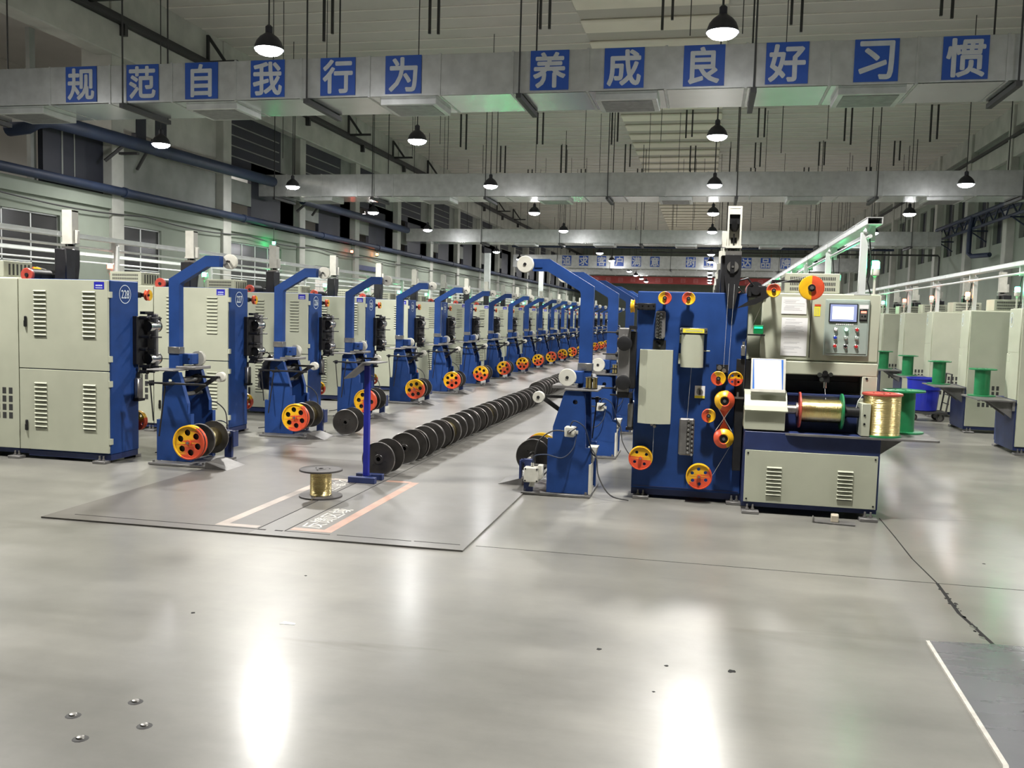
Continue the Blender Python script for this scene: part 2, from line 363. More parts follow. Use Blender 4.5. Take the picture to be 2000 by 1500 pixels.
def build_left():
    # low wall between the columns, with window holes
    wins = [(17.6, 21.6, 1.6, 3.93), (24.3, 26.25, 1.6, 3.95), (30.5, 34.6, 1.6, 4.0), (37.9, 39.4, 1.9, 3.55), (42.4, 46.2, 0.0, 3.3), (62, 64, 1.9, 3.4), (68, 70, 1.9, 3.4), (74.5, 76.5, 1.9, 3.4)]
    m = MB()
    outer = [(Y0, 0), (Y1, 0), (Y1, 4.72), (Y0, 4.72)]
    ds = [w_ for w_ in wins if w_[2] > 0]
    # the door is cut from the floor line
    d = [w_ for w_ in wins if w_[2] == 0][0]
    outer = [(Y0, 0), (d[0], 0), (d[0], d[3]), (d[1], d[3]), (d[1], 0), (Y1, 0), (Y1, 4.72), (Y0, 4.72)]
    m.plate(outer, [rect(w_[0], w_[2], w_[1], w_[3]) for w_ in ds], 'x', XL-0.3, XL-0.12, 0)
    m.box(XL-0.36, Y0, 4.35, XL-0.02, Y1, 4.72, 0)
    struct(m.build('wall_left', ['wall']))
    for i, (a, b, z0, z1) in enumerate(ds):
        g = MB(); g.box(XL-0.24, a, z0, XL-0.22, b, z1, 0)
        o = struct(g.build('window_%d' % (i+1), ['wallwhite' if i in (3, 5, 6, 7) else 'glass']))  # white panes paint the brightness of lit windows into the colour
        f = MB(); n = 1 if b-a < 2.2 else 3
        for k in range(n+2):
            yy = a+(b-a)*k/(n+1); f.box(XL-0.25, yy-0.018, z0, XL-0.2, yy+0.018, z1)
        for zz in (z0+0.02, z0+(z1-z0)*0.45, z1-0.02): f.box(XL-0.25, a, zz-0.02, XL-0.2, b, zz+0.02)
        f.build('window_frame', ['galvrail'], o)
    dm = MB(); dm.box(XL-0.26, d[0], 0, XL-0.2, d[1], d[3])
    for k in range(1, 12): dm.box(XL-0.2, d[0], d[3]*k/12-0.02, XL-0.18, d[1], d[3]*k/12)
    o = struct(dm.build('door_1', ['wallwhite']))
    h = MB(); h.box(XL-0.16, d[0]+0.1, 3.62, XL-0.02, d[1]-0.1, 3.86); h.build('door_header', ['navy'], o)
    # columns
    for y in COLY:
        m = MB(); m.box(XL-1.0, y, 0, XL, y+0.55, ZC, 0, 0.02)
        struct(m.build('trim_2', ['concrete']))
    # crane beam, rail and top beam
    m = MB(); m.box(XL-0.5, Y0, 8.72, XL+0.12, Y1, 9.62, 0, 0.03); m.box(XL-0.6, Y0, 9.9, XL-0.05, Y1, ZC, 0)
    struct(m.build('trim_3', ['concrete']))
    m = MB(); m.box(XL-0.1, Y0, 9.62, XL+0.32, Y1, 9.72); m.box(XL+0.06, Y0, 9.72, XL+0.16, Y1, 9.9)
    for y in COLY: m.box(XL-0.05, y+0.2, 9.3, XL+0.3, y+0.34, 9.62)
    struct(m.build('trim_4', ['rod']))
    # infill panels over the low wall, dark sheets among them painting unlit openings
    for i, (a, b) in enumerate(zip(COLY, COLY[1:])):
        a += 0.55
        m = MB()
        if i == 5:
            m.box(XL-0.45, a+3.2, 4.72, XL-0.3, b, 6.6, 1); m.box(XL-0.62, a+3.0, 4.72, XL-0.5, a+3.2, 8.7, 2)
            m.box(XL-0.44, a+3.9, 4.9, XL-0.29, a+3.96, 6.5, 2); m.box(XL-0.44, a+4.4, 4.9, XL-0.29, a+4.44, 6.5, 2)
        elif i == 6:
            m.box(XL-0.45, a, 4.72, XL-0.3, b, 6.33, 0); m.box(XL-0.45, a, 6.82, XL-0.3, b, 8.72, 3); m.box(XL-0.45, a+1.0, 6.3, XL-0.28, a+1.5, 8.72, 1); m.box(XL-0.45, a+2.0, 6.3, XL-0.28, a+2.6, 8.72, 1)
        else:
            m.box(XL-0.45, a, 5.45, XL-0.3, a+2.0, 6.3, 0); m.box(XL-0.45, a+2.0, 4.72, XL-0.3, b, 7.1, 1)
            m.box(XL-0.45, a, 6.8, XL-0.3, b-1.2, 8.72, 1); m.box(XL-0.45, b-1.2, 4.72, XL-0.3, b, 8.72, 0)
            for k in range(4): m.box(XL-0.3, a+0.2, 7.1+0.38*k, XL-0.27, b-1.4, 7.14+0.38*k, 2)
        struct(m.build('trim_5', ['concretedk', 'darkgap', 'concretedk', 'concrete']))
    # the bay beyond
    m = MB(); m.box(-27.2, Y0, 0, -27, Y1, ZC)
    struct(m.build('wall_beyond', ['wallwhite']))
build_left()

def build_right():
    m = MB(); holes = []
    cy = [5.0+6.2*k for k in range(0, 19)]
    for a, b in zip(cy, cy[1:]):
        holes += [rect(a+1.4, 5.3, a+3.0, 8.4), rect(a+3.9, 5.3, a+5.6, 8.4)]
    m.plate([(Y0, 0), (Y1, 0), (Y1, ZC), (Y0, ZC)], holes, 'x', XR, XR+0.25, 0)
    struct(m.build('wall_right', ['wall']))
    for i, h in enumerate(holes):
        g = MB(); g.box(XR+0.18, h[0][0], h[0][1], XR+0.2, h[1][0], h[2][1], 0)
        o = struct(g.build('window_%d' % (20+i), ['darkgap']))
        f = MB(); c = (h[0][0]+h[1][0])/2; f.box(XR+0.12, c-0.03, h[0][1], XR+0.18, c+0.03, h[2][1]); f.box(XR+0.12, h[0][0], 6.8, XR+0.18, h[1][0], 6.86)
        f.build('window_frame', ['concretedk'], o)
    for y in cy:
        m = MB(); m.box(XR-0.32, y, 0, XR+0.1, y+0.55, ZC, 0, 0.02)
        struct(m.build('trim_6', ['concrete']))
    m = MB(); m.box(XR-0.25, Y0, 8.72, XR, Y1, 9.5, 0, 0.02); m.box(XR-0.2, Y0, 10.0, XR, Y1, ZC, 0); m.box(XR-0.35, Y0, 9.5, XR, Y1, 9.62, 1)
    struct(m.build('trim_7', ['concrete', 'rod']))
build_right()
m = MB(); m.box(-30, Y1, 0, XR+0.6, Y1+0.3, ZC); struct(m.build('wall_back', ['wall']))
m = MB(); m.box(-30, Y0-0.3, 0, XR+0.6, Y0, ZC); struct(m.build('wall_front', ['wall']))

# ------------------------------------------------------------ lamps
def make_lamp():
    t = thing('pendant_lamp', 'x', 'lamp', (0, 0, 5.9))
    s = MB(); s.lathe((0, 0, 0), 'z', [(0.245, 0.0), (0.235, 0.05), (0.205, 0.13), (0.15, 0.20), (0.09, 0.245), (0.06, 0.27), (0.06, 0.37), (0.03, 0.40), (0.0, 0.40)], 24)
    s.lathe((0, 0, 0), 'z', [(0.245, 0.0), (0.238, 0.0), (0.228, 0.05), (0.198, 0.125), (0.14, 0.19), (0.0, 0.2)], 24)
    s.build('lamp_shade', ['lampshade'], t)
    b = MB(); b.lathe((0, 0, 0), 'z', [(0.232, 0.004), (0.215, -0.03), (0.17, -0.065), (0.10, -0.088), (0.0, -0.096)], 24); b.build('lamp_lens', ['lens'], t)
    sl = bpy.data.lights.new('lamp_light', 'SPOT'); sl.energy = LAMP_POWER; sl.spot_size = math.radians(156); sl.spot_blend = 0.65; sl.shadow_soft_size = 0.17; sl.color = (1.0, 0.965, 0.90)
    lo = bpy.data.objects.new('lamp_light', sl); COL.objects.link(lo); lo.parent = t; lo.location = (0, 0, -0.30)
    r = MB(); r.cyl((0, 0, 0.39), (0, 0, ZC-5.9), 0.014, n=6); r.build('hanging_rod', ['rod'], t)
    return t
lamp0 = make_lamp(); lampT = kidtree(lamp0)
ROWS = [(-14.55, 'near the left wall'), (-7.35, 'above the left machine row'), (0.035, 'above the first right machine row'), (7.49, 'near the right wall')]
GAIN = {}
for X, where in ROWS:
    n = 0
    for k in range(-1, 13):
        y = 14.35+7.95*k
        from_view = k >= {-14.55: 1, -7.35: 0, 0.035: 0, 7.49: 2}[X]
        lab = '%s lit pendant lamp in the row hanging %s' % (ORD[n], where) if from_view else 'lit pendant lamp hanging behind or beside the viewer'
        if from_view: n += 1
        gain = (0.5 if X in (-14.55, 7.49) else 1.0)*(1.0 if k < 1 else 0.55)
        o = clone(lamp0, lampT, (X, y, 5.9), 0, lab, 'pendant lamps of the hall' if from_view else 'lamps out of the picture')
        for c in o.children:
            if c.type == 'LIGHT':
                if gain not in GAIN: GAIN[gain] = c.data.copy(); GAIN[gain].energy = LAMP_POWER*gain
                c.data = GAIN[gain]
for c in kids(lamp0): bpy.data.objects.remove(c)
bpy.data.objects.remove(lamp0)
# unseen lamps added to light the wall of the bay beyond the left columns
lt = None
for y in (19.0, 30.0, 41.0, 55.0):
    t = thing('added_bay_lamp', 'added unseen box lamp lighting the bay beyond the left columns', 'lamp', (-22.0, y, 7.6), 0, 'added lamps of the next bay')
    s = MB(); s.box(-0.6, -0.1, 0, 0.6, 0.1, 0.1, 0, 0.02); s.build('lamp_housing', ['lampshade'], t)
    s = MB(); s.box(-0.57, -0.08, -0.015, 0.57, 0.08, -0.001); s.build('lamp_lens', ['lens'], t)
    sl = bpy.data.lights.new('lamp_light', 'AREA'); sl.shape = 'RECTANGLE'; sl.size = 1.1; sl.size_y = 0.16; sl.energy = 260; sl.color = (1.0, 0.92, 0.82)
    lo = bpy.data.objects.new('lamp_light', sl); COL.objects.link(lo); lo.parent = t; lo.location = (0, 0, -0.05); lo.rotation_euler = (0, math.radians(-35), 0)
    s = MB(); s.cyl((-0.5, 0, 0.1), (-0.5, 0, ZC-7.6), 0.012, n=6); s.cyl((0.5, 0, 0.1), (0.5, 0, ZC-7.6), 0.012, n=6); s.build('hanging_rod', ['rod'], t)

# ------------------------------------------------------------ ducts
def duct(label, x0, x1, y0, y1, z0, z1, hang, outlets, signs=None, ssz=(0.74, 0.735), zc=None):
    t = thing('air_duct', label, 'duct', ((x0+x1)/2, y0, z0)); ox, oy, oz = t.location
    b = MB(); x = x0; k = 0; rnd = random.Random(int(y0))
    while x < x1-0.01:
        xe = min(x+1.45, x1); dz = rnd.uniform(-0.006, 0.006)
        b.box(x-ox, 0, dz, xe-ox, y1-y0, z1-z0+dz, 0, 0.008); x = xe; k += 1
    x = x0
    while x < x1-1.5:
        x += 1.45
        b.box(x-0.02-ox, -0.015, -0.015, x+0.02-ox, y1-y0+0.015, z1-z0+0.015, 0)
    b.build('duct_body', ['galv'], t)
    b = MB(); x = x0
    while x < x1-0.01:
        xe = min(x+1.45, x1); b.box(x+0.03-ox, 0.01, -0.013, xe-0.03-ox, y1-y0-0.01, -0.0075, 0); x = xe
    b.build('foil_lining', ['foil'], t)
    for hx in hang:
        h = MB(); h.box(hx-0.05-ox, -0.12, -0.12, hx+0.05-ox, y1-y0+0.12, -0.03)
        h.cyl((hx-ox, -0.07, -0.1), (hx-ox, -0.07, ZC-oz), 0.018, n=6); h.cyl((hx-ox, y1-y0+0.07, -0.1), (hx-ox, y1-y0+0.07, ZC-oz), 0.018, n=6)
        h.build('duct_hanger', ['rod'], t)
    for px in outlets:
        h = MB(); h.box(px-0.58-ox, 0.18, -0.13, px+0.58-ox, y1-y0-0.25, -0.005, 0, 0.01); h.box(px-0.48-ox, 0.28, -0.14, px+0.48-ox, y1-y0-0.35, -0.128, 1)
        h.build('air_outlet', ['galv', 'plate'], t)
    for ch, sx in (signs or []):
        p = MB(); zz = (zc or (z0+z1)/2)-oz; hw, hh = ssz[0]/2, ssz[1]/2
        p.box(sx-hw-ox, -0.022, zz-hh, sx+hw-ox, -0.004, zz+hh)
        o = p.build('character_sign', ['signblue'], t)
        c = MB(); add_text(c, ch, ssz[1]*0.86, lambda u, v: (sx-ox+u, -0.026, zz+v), bold=0.028, sx=0.95)
        c.build('character', ['signwhite'], o)
    return t
H1 = [-16.4, -12.2, -8.05, -3.7, 0.64, 5.02, 9.4]
duct('nearest silver air duct, lettered with twelve blue and white characters', -16.9, 11.6, 17.4, 18.9, 5.83, 6.61, H1, [-14.9, -10.3, -6.0, -1.68, 2.7, 7.0],
     [('规', -13.23), ('范', -11.77), ('自', -10.41), ('我', -8.93), ('行', -7.41), ('为', -6.04), ('养', -3.13), ('成', -1.72), ('良', -0.26), ('好', 1.2), ('习', 2.715), ('惯', 4.17)], zc=6.235)
duct('second silver air duct from the front, plain, without characters', -20.5, 11.6, 33.0, 34.6, 5.92, 6.75, [-16.6, -12.6, -8.2, -3.7, 0.8, 5.4, 9.9], [-14.9, -10.2, -5.7, -1.3, 3.1, 7.6])
duct('third air duct from the front, above the distant lettered one', -16.9, 11.3, 49.6, 51.3, 5.58, 6.30, [-12.5, -8.1, -3.7, 0.8, 5.4, 9.9], [-10.1, -5.7, -1.3, 3.1, 7.6])
duct('distant air duct lettered with ten small blue and white characters', -15.5, 11.0, 72.0, 73.6, 5.42, 6.42, [-11.9, -7.7, -3.0, 0.75, 5.1, 9.4], [],
     [('追', -11.13), ('求', -9.78), ('客', -8.36), ('户', -6.99), ('满', -5.64), ('意', -4.21), ('树', -1.47), ('立', -0.12), ('达', 2.7), ('品', 4.1), ('牌', 5.55)], ssz=(0.72, 0.78), zc=5.98)
duct('farthest air duct, just before the red banner', -15.5, 11.0, 95.6, 97.2, 6.02, 6.88, [-7.7, 0.75, 9.4], [])
b = MB(); b.box(-14.5, 111.9, 5.75, 7.5, 112.0, 6.6, 0)
for k in range(14):
    x = -13.6+1.5*k; b.box(x-0.28, 111.885, 5.93, x+0.28, 111.9, 6.42, 1); b.box(x-0.16, 111.88, 6.02, x+0.16, 111.886, 6.1, 0); b.box(x-0.16, 111.88, 6.22, x+0.16, 111.886, 6.3, 0)
for x in (-14, -7, 0, 7): b.cyl((x, 111.95, 6.6), (x, 111.95, ZC), 0.02, n=5, mi=0)
o = b.build('hanging_banner', ['banner', 'bannertext']); tag(o, 'long red banner hanging across the far end of the hall', 'banner')
p = MB(); p.cyl((-13, 0, 0), (11, 0, 0), 0.07, n=8)
for k in range(7): p.cyl((-12+3.6*k, 0, 0), (-12+3.6*k, 0, 4.7), 0.015, n=6)
o = p.build('sprinkler_pipe', ['pipe'], None, (0, 60, 6.15)); tag(o, 'thin dark pipe running crosswise before the distant lettered duct', 'pipe')

# bars hanging in pairs from the ceiling
k = 0
for yy in (26.0, 34.0, 42.0, 50.0, 58.0):
    for X in (-11.6, -8.2, -4.8, -1.4, 2.0, 5.4, 8.8):
        b = MB(); L_ = random.uniform(1.2, 1.6)
        b.box(-0.035, -0.035, -L_, 0.035, 0.035, 0); b.box(0.23, -0.035, -L_-random.uniform(-0.3, 0.3), 0.30, 0.035, 0)
        o = b.build('hanging_strut', ['rod'], None, (X+random.uniform(-0.2, 0.2), yy, ZC))
        tag(o, 'pair of short dark steel bars hanging from the ceiling deck', 'ceiling strut', 'paired struts under the ceiling')
rnd = random.Random(11)
for i in range(30):
    b = MB(); b.cyl((0, 0, 0), (0, 0, rnd.choice((2.6, 3.6, 4.7))), 0.012, n=5)
    zz = ZC-(b.v[-1][2] if b.v[-1][2] > 0 else 3.6)
    o = b.build('hanging_rod', ['rod'], None, (rnd.uniform(-13, 11), rnd.choice((22.5, 26.3, 35.5, 38, 42.5, 54, 58)), zz))
    tag(o, 'thin steel rod hanging from the ceiling deck', 'rod', 'thin rods under the ceiling')

# pipes on the left wall
p = MB(); p.tube([(-17.3, 20.0, 5.9), (-16.75, 20.0, 5.95), (-16.55, 20.1, 6.1), (-16.5, 20.5, 6.2), (-16.5, 32.6, 6.42)], 0.19, 12); p.tube([(-16.5, 35.2, 6.05), (-16.5, 48.6, 6.1)], 0.17, 12)
o = p.build('blue_pipe', ['pipe']); tag(o, 'thick dark blue pipe running along the left columns', 'pipe')
for y in (24.0, 36.4):
    h = MB(); h.tube([(-16.95, y-0.75, 5.65), (-16.5, y-0.55, 6.1)], 0.05, 6); h.tube([(-16.95, y+0.75, 5.65), (-16.5, y+0.55, 6.1)], 0.05, 6); h.box(-17, y-0.06, 5.95, -16.4, y+0.06, 6.02)
    h.build('pipe_bracket', ['rod'], o)
p = MB(); p.tube([(-16.85, Y0, 4.86), (-16.85, Y1, 4.86)], 0.125, 12)
for k in range(12): p.lathe((-16.85, 17+7.0*k, 4.86), 'y', [(0.125, -0.06), (0.15, -0.06), (0.15, 0.06), (0.125, 0.06)], 12)
o = p.build('blue_pipe', ['pipe']); tag(o, 'dark blue pipe lying along the top of the low left wall', 'pipe')
p = MB(); p.tube([(-16.95, y, 4.28-0.12*abs(math.sin(y*0.5))) for y in [10+0.8*k for k in range(110)]], 0.022, 6)
o = p.build('wall_cable', ['rod']); tag(o, 'thin sagging cable along the low left wall', 'cable')
for i, y in enumerate(COLY[4:16]):
    b = MB(); b.box(0, 0, 0, 0.09, 0.09, -0.95); b.box(0, 0, -0.95, 1.15, 0.09, -0.86)
    b.prism([(0.0, -0.05), (0.09, -0.0), (0.72, -0.86), (0.6, -0.86)], 'y', 0.01, 0.08)
    o = b.build('wall_bracket', ['rod'], None, (XL+0.02, y-1.2, 10.75)); tag(o, '%s triangular bracket in the row under the left ceiling edge' % ORD[i], 'bracket', 'triangular wall brackets')
# pipe bridge on the right wall
p = MB(); x = XR-0.75
p.tube([(x, 14, 6.65), (x, 52.4, 6.65)], 0.10, 8); p.tube([(x, 14, 6.08), (x, 52.4, 6.08)], 0.07, 8); p.tube([(x+0.4, 14, 6.6), (x+0.4, 52.4, 6.6)], 0.08, 8)
for k in range(25):
    y = 14+1.55*k; p.tube([(x, y, 6.65), (x+0.05, y+0.75, 6.08)], 0.035, 6); p.tube([(x+0.05, y+0.75, 6.08), (x, y+1.5, 6.65)], 0.035, 6)
o = p.build('pipe_truss', ['pipe']); tag(o, 'dark blue trussed pipe run high on the right wall', 'pipe')
for y in (16, 22, 28, 34, 40, 46, 52):
    h = MB(); h.box(x-0.1, y-0.05, 5.98, XR-0.01, y+0.05, 6.04); h.tube([(x, y, 6.0), (XR-0.04, y, 5.5)], 0.03, 6); h.build('pipe_bracket', ['pipe'], o)
p = MB(); p.tube([(x-0.02, 45.6, 6.62), (x-0.12, 45.6, 6.0), (x-0.12, 45.6, 4.95), (x-0.05, 45.3, 4.8), (x+0.4, 44.2, 4.8)], 0.11, 8)
o = p.build('drop_pipe', ['pipe']); tag(o, 'dark elbowed pipe dropping from the truss on the right wall', 'pipe')
p = MB(); p.tube([(-4, 53.0, 5.36), (XR-0.5, 53.0, 5.36), (XR-0.45, 52.9, 5.26), (XR-0.45, 52.9, 2.0)], 0.05, 6)
for k in range(5): p.cyl((-3+3.4*k, 53.0, 5.36), (-3+3.4*k, 53.0, ZC-0.04), 0.012, n=5)
o = p.build('crossing_pipe', ['rod']); tag(o, 'thin pipe crossing the hall and turning down at the right wall', 'pipe')
# signal lamps on the left wall
for nm, mm, y, z, lab in (('signal_lamp', 'bgreen', 33.2, 4.15, 'small green signal lamp hanging under the left wall pipe'), ('signal_lamp', 'borange', 44.6, 4.5, 'small amber signal lamp hanging under the left wall pipe'), ('signal_lamp', 'bred', 41.2, 4.4, 'dim red signal lamp hanging under the left wall pipe')):
    t = thing(nm, lab, 'signal lamp', (-16.75, y, z))
    b = MB(); b.cyl((0, 0, -0.12), (0, 0, -0.07), 0.075, n=12); b.cyl((0, 0, 0.05), (0, 0, 0.09), 0.08, 0.05, 12); b.cyl((0, 0, 0.09), (0, 0, 0.6), 0.012, n=6); b.build('lamp_mount', ['black'], t)
    b = MB(); b.lathe((0, 0, 0), 'z', [(0.05, -0.07), (0.066, -0.03), (0.06, 0.05)], 12); b.build('lamp_lens', [mm], t)

# ------------------------------------------------------------ wheels and spools
def two_tone(split, c=(0, 0)):
    def f(th, seg=None): return 0 if math.cos(th-split) > 0 else 1
    return f
def pulley(m, x, y, z, r, split, depth=0.045, y_to=0.0):
    """two-flanged guide pulley facing -Y on a pin reaching back to y_to; materials 0 yellow 1 red 2 dark 3 steel"""
    f = two_tone(split)
    m.lathe((x, y, z), 'y', [(r*0.30, 0.004), (r*0.42, 0.006), (r*0.93, -0.006), (r, -0.003), (r, 0.004), (r*0.86, depth*0.5), (r, depth-0.004), (r, depth), (r*0.4, depth)], 28, mf=f)
    m.cyl((x, y-0.012, z), (x, y+0.02, z), r*0.30, n=14, mi=2); m.cyl((x, y-0.02, z), (x, y, z), r*0.16, n=6, mi=3)
    m.cyl((x, y+depth*0.6, z), (x, y_to, z), r*0.24, n=10, mi=2)
def holed_wheel(m, x, y, z, r, split, nh, hr, ph, depth=0.05, y_to=0.0):
    f = two_tone(split)
    m.lathe((x, y, z), 'y', [(r*0.90, 0.012), (r*0.93, -0.004), (r, -0.001), (r, 0.006), (r*0.9, depth*0.5), (r, depth-0.006), (r, depth), (r*0.85, depth)], 36, mf=f)
    holes = [circ(x+r*0.58*math.cos(ph+2*PI*k/nh), z+r*0.58*math.sin(ph+2*PI*k/nh), r*hr, 12) for k in range(nh)]
    m.plate(circ(x, z, r*0.91, 36), holes, 'y', y+0.008, y+0.018, mf=lambda a, b: f(math.atan2(b-z, a-x)))
    m.cyl((x, y-0.012, z), (x, y+0.03, z), r*0.16, n=14, mi=1); m.cyl((x, y-0.02, z), (x, y-0.01, z), r*0.09, n=6, mi=3)
    m.cyl((x, y+depth*0.5, z), (x, y_to, z), r*0.16, n=10, mi=2)
WM = ['yellow', 'red', 'dark', 'steel']

def spool_parts(t, fr, wd, cr, wr, flange, wire='brass', nf=40, flange2=None, turns=0):
    """spool standing on the ground along local Z from 0 to wd"""
    for k, (z0, fm) in enumerate(((0.0, flange), (wd-0.014, flange2 or flange))):
        b = MB(); s_ = -1 if k == 0 else 1; zc = 0.0 if k == 0 else wd
        b.lathe((0, 0, zc), 'z', [(0.022, s_*-0.02), (0.022, s_*0.004), (0.042, s_*0.004), (0.046, 0.0), (fr*0.55, s_*-0.003), (fr*0.93, s_*-0.002), (fr*0.97, s_*0.003), (fr, 0.0), (fr, s_*-0.012), (fr*0.96, s_*-0.014), (cr, s_*-0.014)], nf, [2, 0, 0, 0, 0, 0, 1, 1, 0, 0])
        for a in (0.5, 2.6, 4.7): b.cyl((0.072*math.cos(a), 0.072*math.sin(a), zc-0.001), (0.072*math.cos(a), 0.072*math.sin(a), zc+s_*0.0015), 0.007, n=8, mi=2)
        b.build('flange', [fm, 'spoolrim' if fm == 'spool' else fm, 'gap'], t)
    b = MB(); b.lathe((0, 0, 0), 'z', [(cr, 0.012), (cr, wd-0.012)], 24); b.lathe((0, 0, 0), 'z', [(0.022, 0.0), (0.022, wd)], 12, 1); b.build('core', [flange, 'gap'], t)
    if wr:
        # turns of wire: rounded ridges that each catch the lamps
        b = MB(); n = turns; pr = [(cr, 0.0145)]; rr = random.Random(2)
        if n:
            p = (wd-0.03)/n
            for i in range(n):
                k = rr.uniform(-0.0012, 0.0006)
                pr += [(wr+k+p*0.55*(math.sin(a)-1), 0.015+p*(i+0.5-0.5*math.cos(a))) for a in (0.25, 0.9, PI/2, PI-0.9, PI-0.25)]
        else: pr += [(wr, 0.015), (wr, wd-0.015)]
        pr.append((cr, wd-0.0145)); b.lathe((0, 0, 0), 'z', pr, 36); b.build('wound_wire', [wire], t)
    return t

# ------------------------------------------------------------ wire drawing machine (local: x along its length, pulleys face -Y)
def make_machine():
    t = thing('drawing_machine', 'x', 'machine')
    W = 2.02
    b = MB(); b.box(0.0, 0.0, 0.085, 0.945, 0.455, 1.835, 0, 0.008); b.box(0.0, 0.02, 0.03, 0.95, 0.46, 0.085, 1)
    b.box(0.02, -0.004, 0.105, 0.93, 0.0, 0.112, 1)
    b.build('main_body', ['blue', 'navy'], t)
    b = MB(); b.box(0.95, -0.30, 0.05, W, 0.455, 0.09, 0)
    b.box(0.95, -0.33, 0.09, W, 0.455, 0.53, 0); b.box(0.95, -0.33, 0.53, W, 0.455, 0.685, 0, 0.004)
    b.build('winder_base', ['navy'], t)
    for x, y in ((0.02, -0.07), (0.83, -0.07), (0.02, 0.44), (0.95, -0.40), (1.88, -0.40), (1.0, 0.44), (1.88, 0.44)):
        f = MB(); f.box(x, y, 0.0, x+0.14, y+0.10, 0.028, 0, 0.004)
        for dx in (0.045, 0.09): f.cyl((x+dx, y+0.05, 0.028), (x+dx, y+0.05, 0.075), 0.008, n=8, mi=0); f.cyl((x+dx, y+0.05, 0.028), (x+dx, y+0.05, 0.045), 0.014, n=6, mi=0)
        f.build('levelling_foot', ['plate'], t)
    # rear doors
    for z0, z1, zl, zh in ((0.93, 1.83, 1.24, 1.40), (0.10, 0.92, 0.30, 0.345)):
        d = MB(); d.box(0.012, 0.455, z0, 1.035, 0.48, z1, 0, 0.003)
        for hz in ((z1-0.14, z0+0.12) if z0 > .5 else (z1-0.12, z0+0.12)): d.box(-0.012, 0.44, hz-0.03, 0.014, 0.478, hz+0.03, 0)
        o = d.build('rear_door', ['grey'], t)
        for xc in (0.225, 0.785):
            l = MB()
            for k in range(11 if z0 > .5 else 11):
                zz = (z1-0.11 if z0 > .5 else z1-0.13)-k*0.044
                l.prism([(0.48, zz), (0.494, zz-0.012), (0.492, zz-0.016), (0.48, zz-0.022)], 'x', xc-0.072, xc+0.072, 0); l.box(xc-0.066, 0.480, zz-0.0285, xc+0.066, 0.4806, zz-0.022, 1)
            l.build('louver', ['grey', 'gap'], o)
        h = MB(); h.box(0.935, 0.48, zh-0.055, 0.965, 0.497, zh+0.055, 0, 0.006); h.box(0.941, 0.497, zh-0.05, 0.959, 0.504, zh+0.01, 0); h.build('door_handle', ['black'], o)
        if z0 > .5:
            s = MB(); s.box(0.052, 0.4802, 1.742, 0.165, 0.4815, 1.815, 0, 0.0); s.box(0.07, 0.4815, 1.752, 0.148, 0.482, 1.758, 1)
            for k in range(6): s.box(0.072+0.013*k, 0.4815, 1.772, 0.080+0.013*k, 0.482, 1.786, 1)
            s.build('blue_tag', ['tagblue', 'decal'], o)
    d = MB(); d.box(1.045, 0.455, 0.10, 2.005, 0.48, 1.83, 0, 0.003)
    for col in range(5):
        for row in range(4): d.box(1.12+0.075*col, 0.4795, 0.40+0.085*row, 1.165+0.075*col, 0.4805, 0.465+0.085*row, 1); d.box(1.56+0.062*col, 0.4795, 0.40+0.085*row, 1.597+0.062*col, 0.4805, 0.465+0.085*row, 1)
    d.build('rear_panel', ['grey', 'rod'], t)
    # control cabinet over the winder bay
    b = MB(); b.box(0.95, 0.02, 1.27, W, 0.455, 1.29, 0); b.box(1.06, 0.0, 1.275, W, 0.455, 1.845, 0, 0.01); b.box(0.945, 0.05, 1.275, 1.06, 0.455, 1.80, 0)
    b.box(1.462, -0.003, 1.30, 1.468, 0.0, 1.82, 1)
    b.box(1.25, -0.02, 1.155, W, 0.10, 1.268, 0, 0.008); b.box(1.90, -0.02, 0.69, W, 0.10, 1.16, 0, 0.006); b.box(W-0.03, 0.10, 0.69, W, 0.455, 1.27, 0)
    for z in (1.14, 0.98, 0.84): b.cyl((1.935, -0.026, z), (1.935, -0.018, z), 0.010, n=8, mi=1)
    b.build('control_cabinet', ['grey', 'gap'], t)
    b = MB(); b.box(0.95, 0.10, 0.685, W-0.03, 0.45, 1.27, 0); b.box(1.25, 0.085, 1.03, 1.9, 0.10, 1.10, 1); b.box(1.25, 0.06, 0.985, 1.9, 0.10, 1.005, 1)
    b.box(0.945, -0.02, 0.685, 1.25, 0.10, 1.26, 0)
    b.build('winder_bay', ['black', 'dark'], t)
    p = MB(); p.box(1.575, -0.024, 1.325, 1.93, 0.0, 1.80, 0, 0.006); p.box(1.588, -0.028, 1.345, 1.916, -0.024, 1.785, 1, 0.002)
    cp = p.build('control_panel', ['panelgrey', 'panelgrey'], t)
    s = MB(); s.box(1.605, -0.036, 1.605, 1.835, -0.027, 1.765, 0, 0.004); s.box(1.614, -0.038, 1.614, 1.826, -0.035, 1.757, 1); s.box(1.632, -0.0395, 1.632, 1.800, -0.0375, 1.738, 2)
    s.build('touch_screen', ['black', 'screenblue', 'screen'], cp)
    s = MB(); s.box(1.848, -0.036, 1.62, 1.912, -0.027, 1.72, 0, 0.004); s.box(1.854, -0.038, 1.635, 1.906, -0.035, 1.69, 1); s.box(1.858, -0.0395, 1.688, 1.902, -0.0375, 1.705, 2); s.box(1.846, -0.030, 1.724, 1.918, -0.0275, 1.757, 3)
    s.cyl((1.868, -0.041, 1.662), (1.868, -0.037, 1.662), 0.007, n=8, mi=0); s.cyl((1.892, -0.041, 1.662), (1.892, -0.037, 1.662), 0.009, n=8, mi=0)
    s.build('speed_meter', ['black', 'steel', 'ledred', 'white'], cp)
    s = MB()
    for k in range(9): s.box(1.665+0.016*k, -0.030, 1.585, 1.677+0.016*k, -0.0275, 1.598, 0)
    s.build('panel_lettering', ['white'], cp)
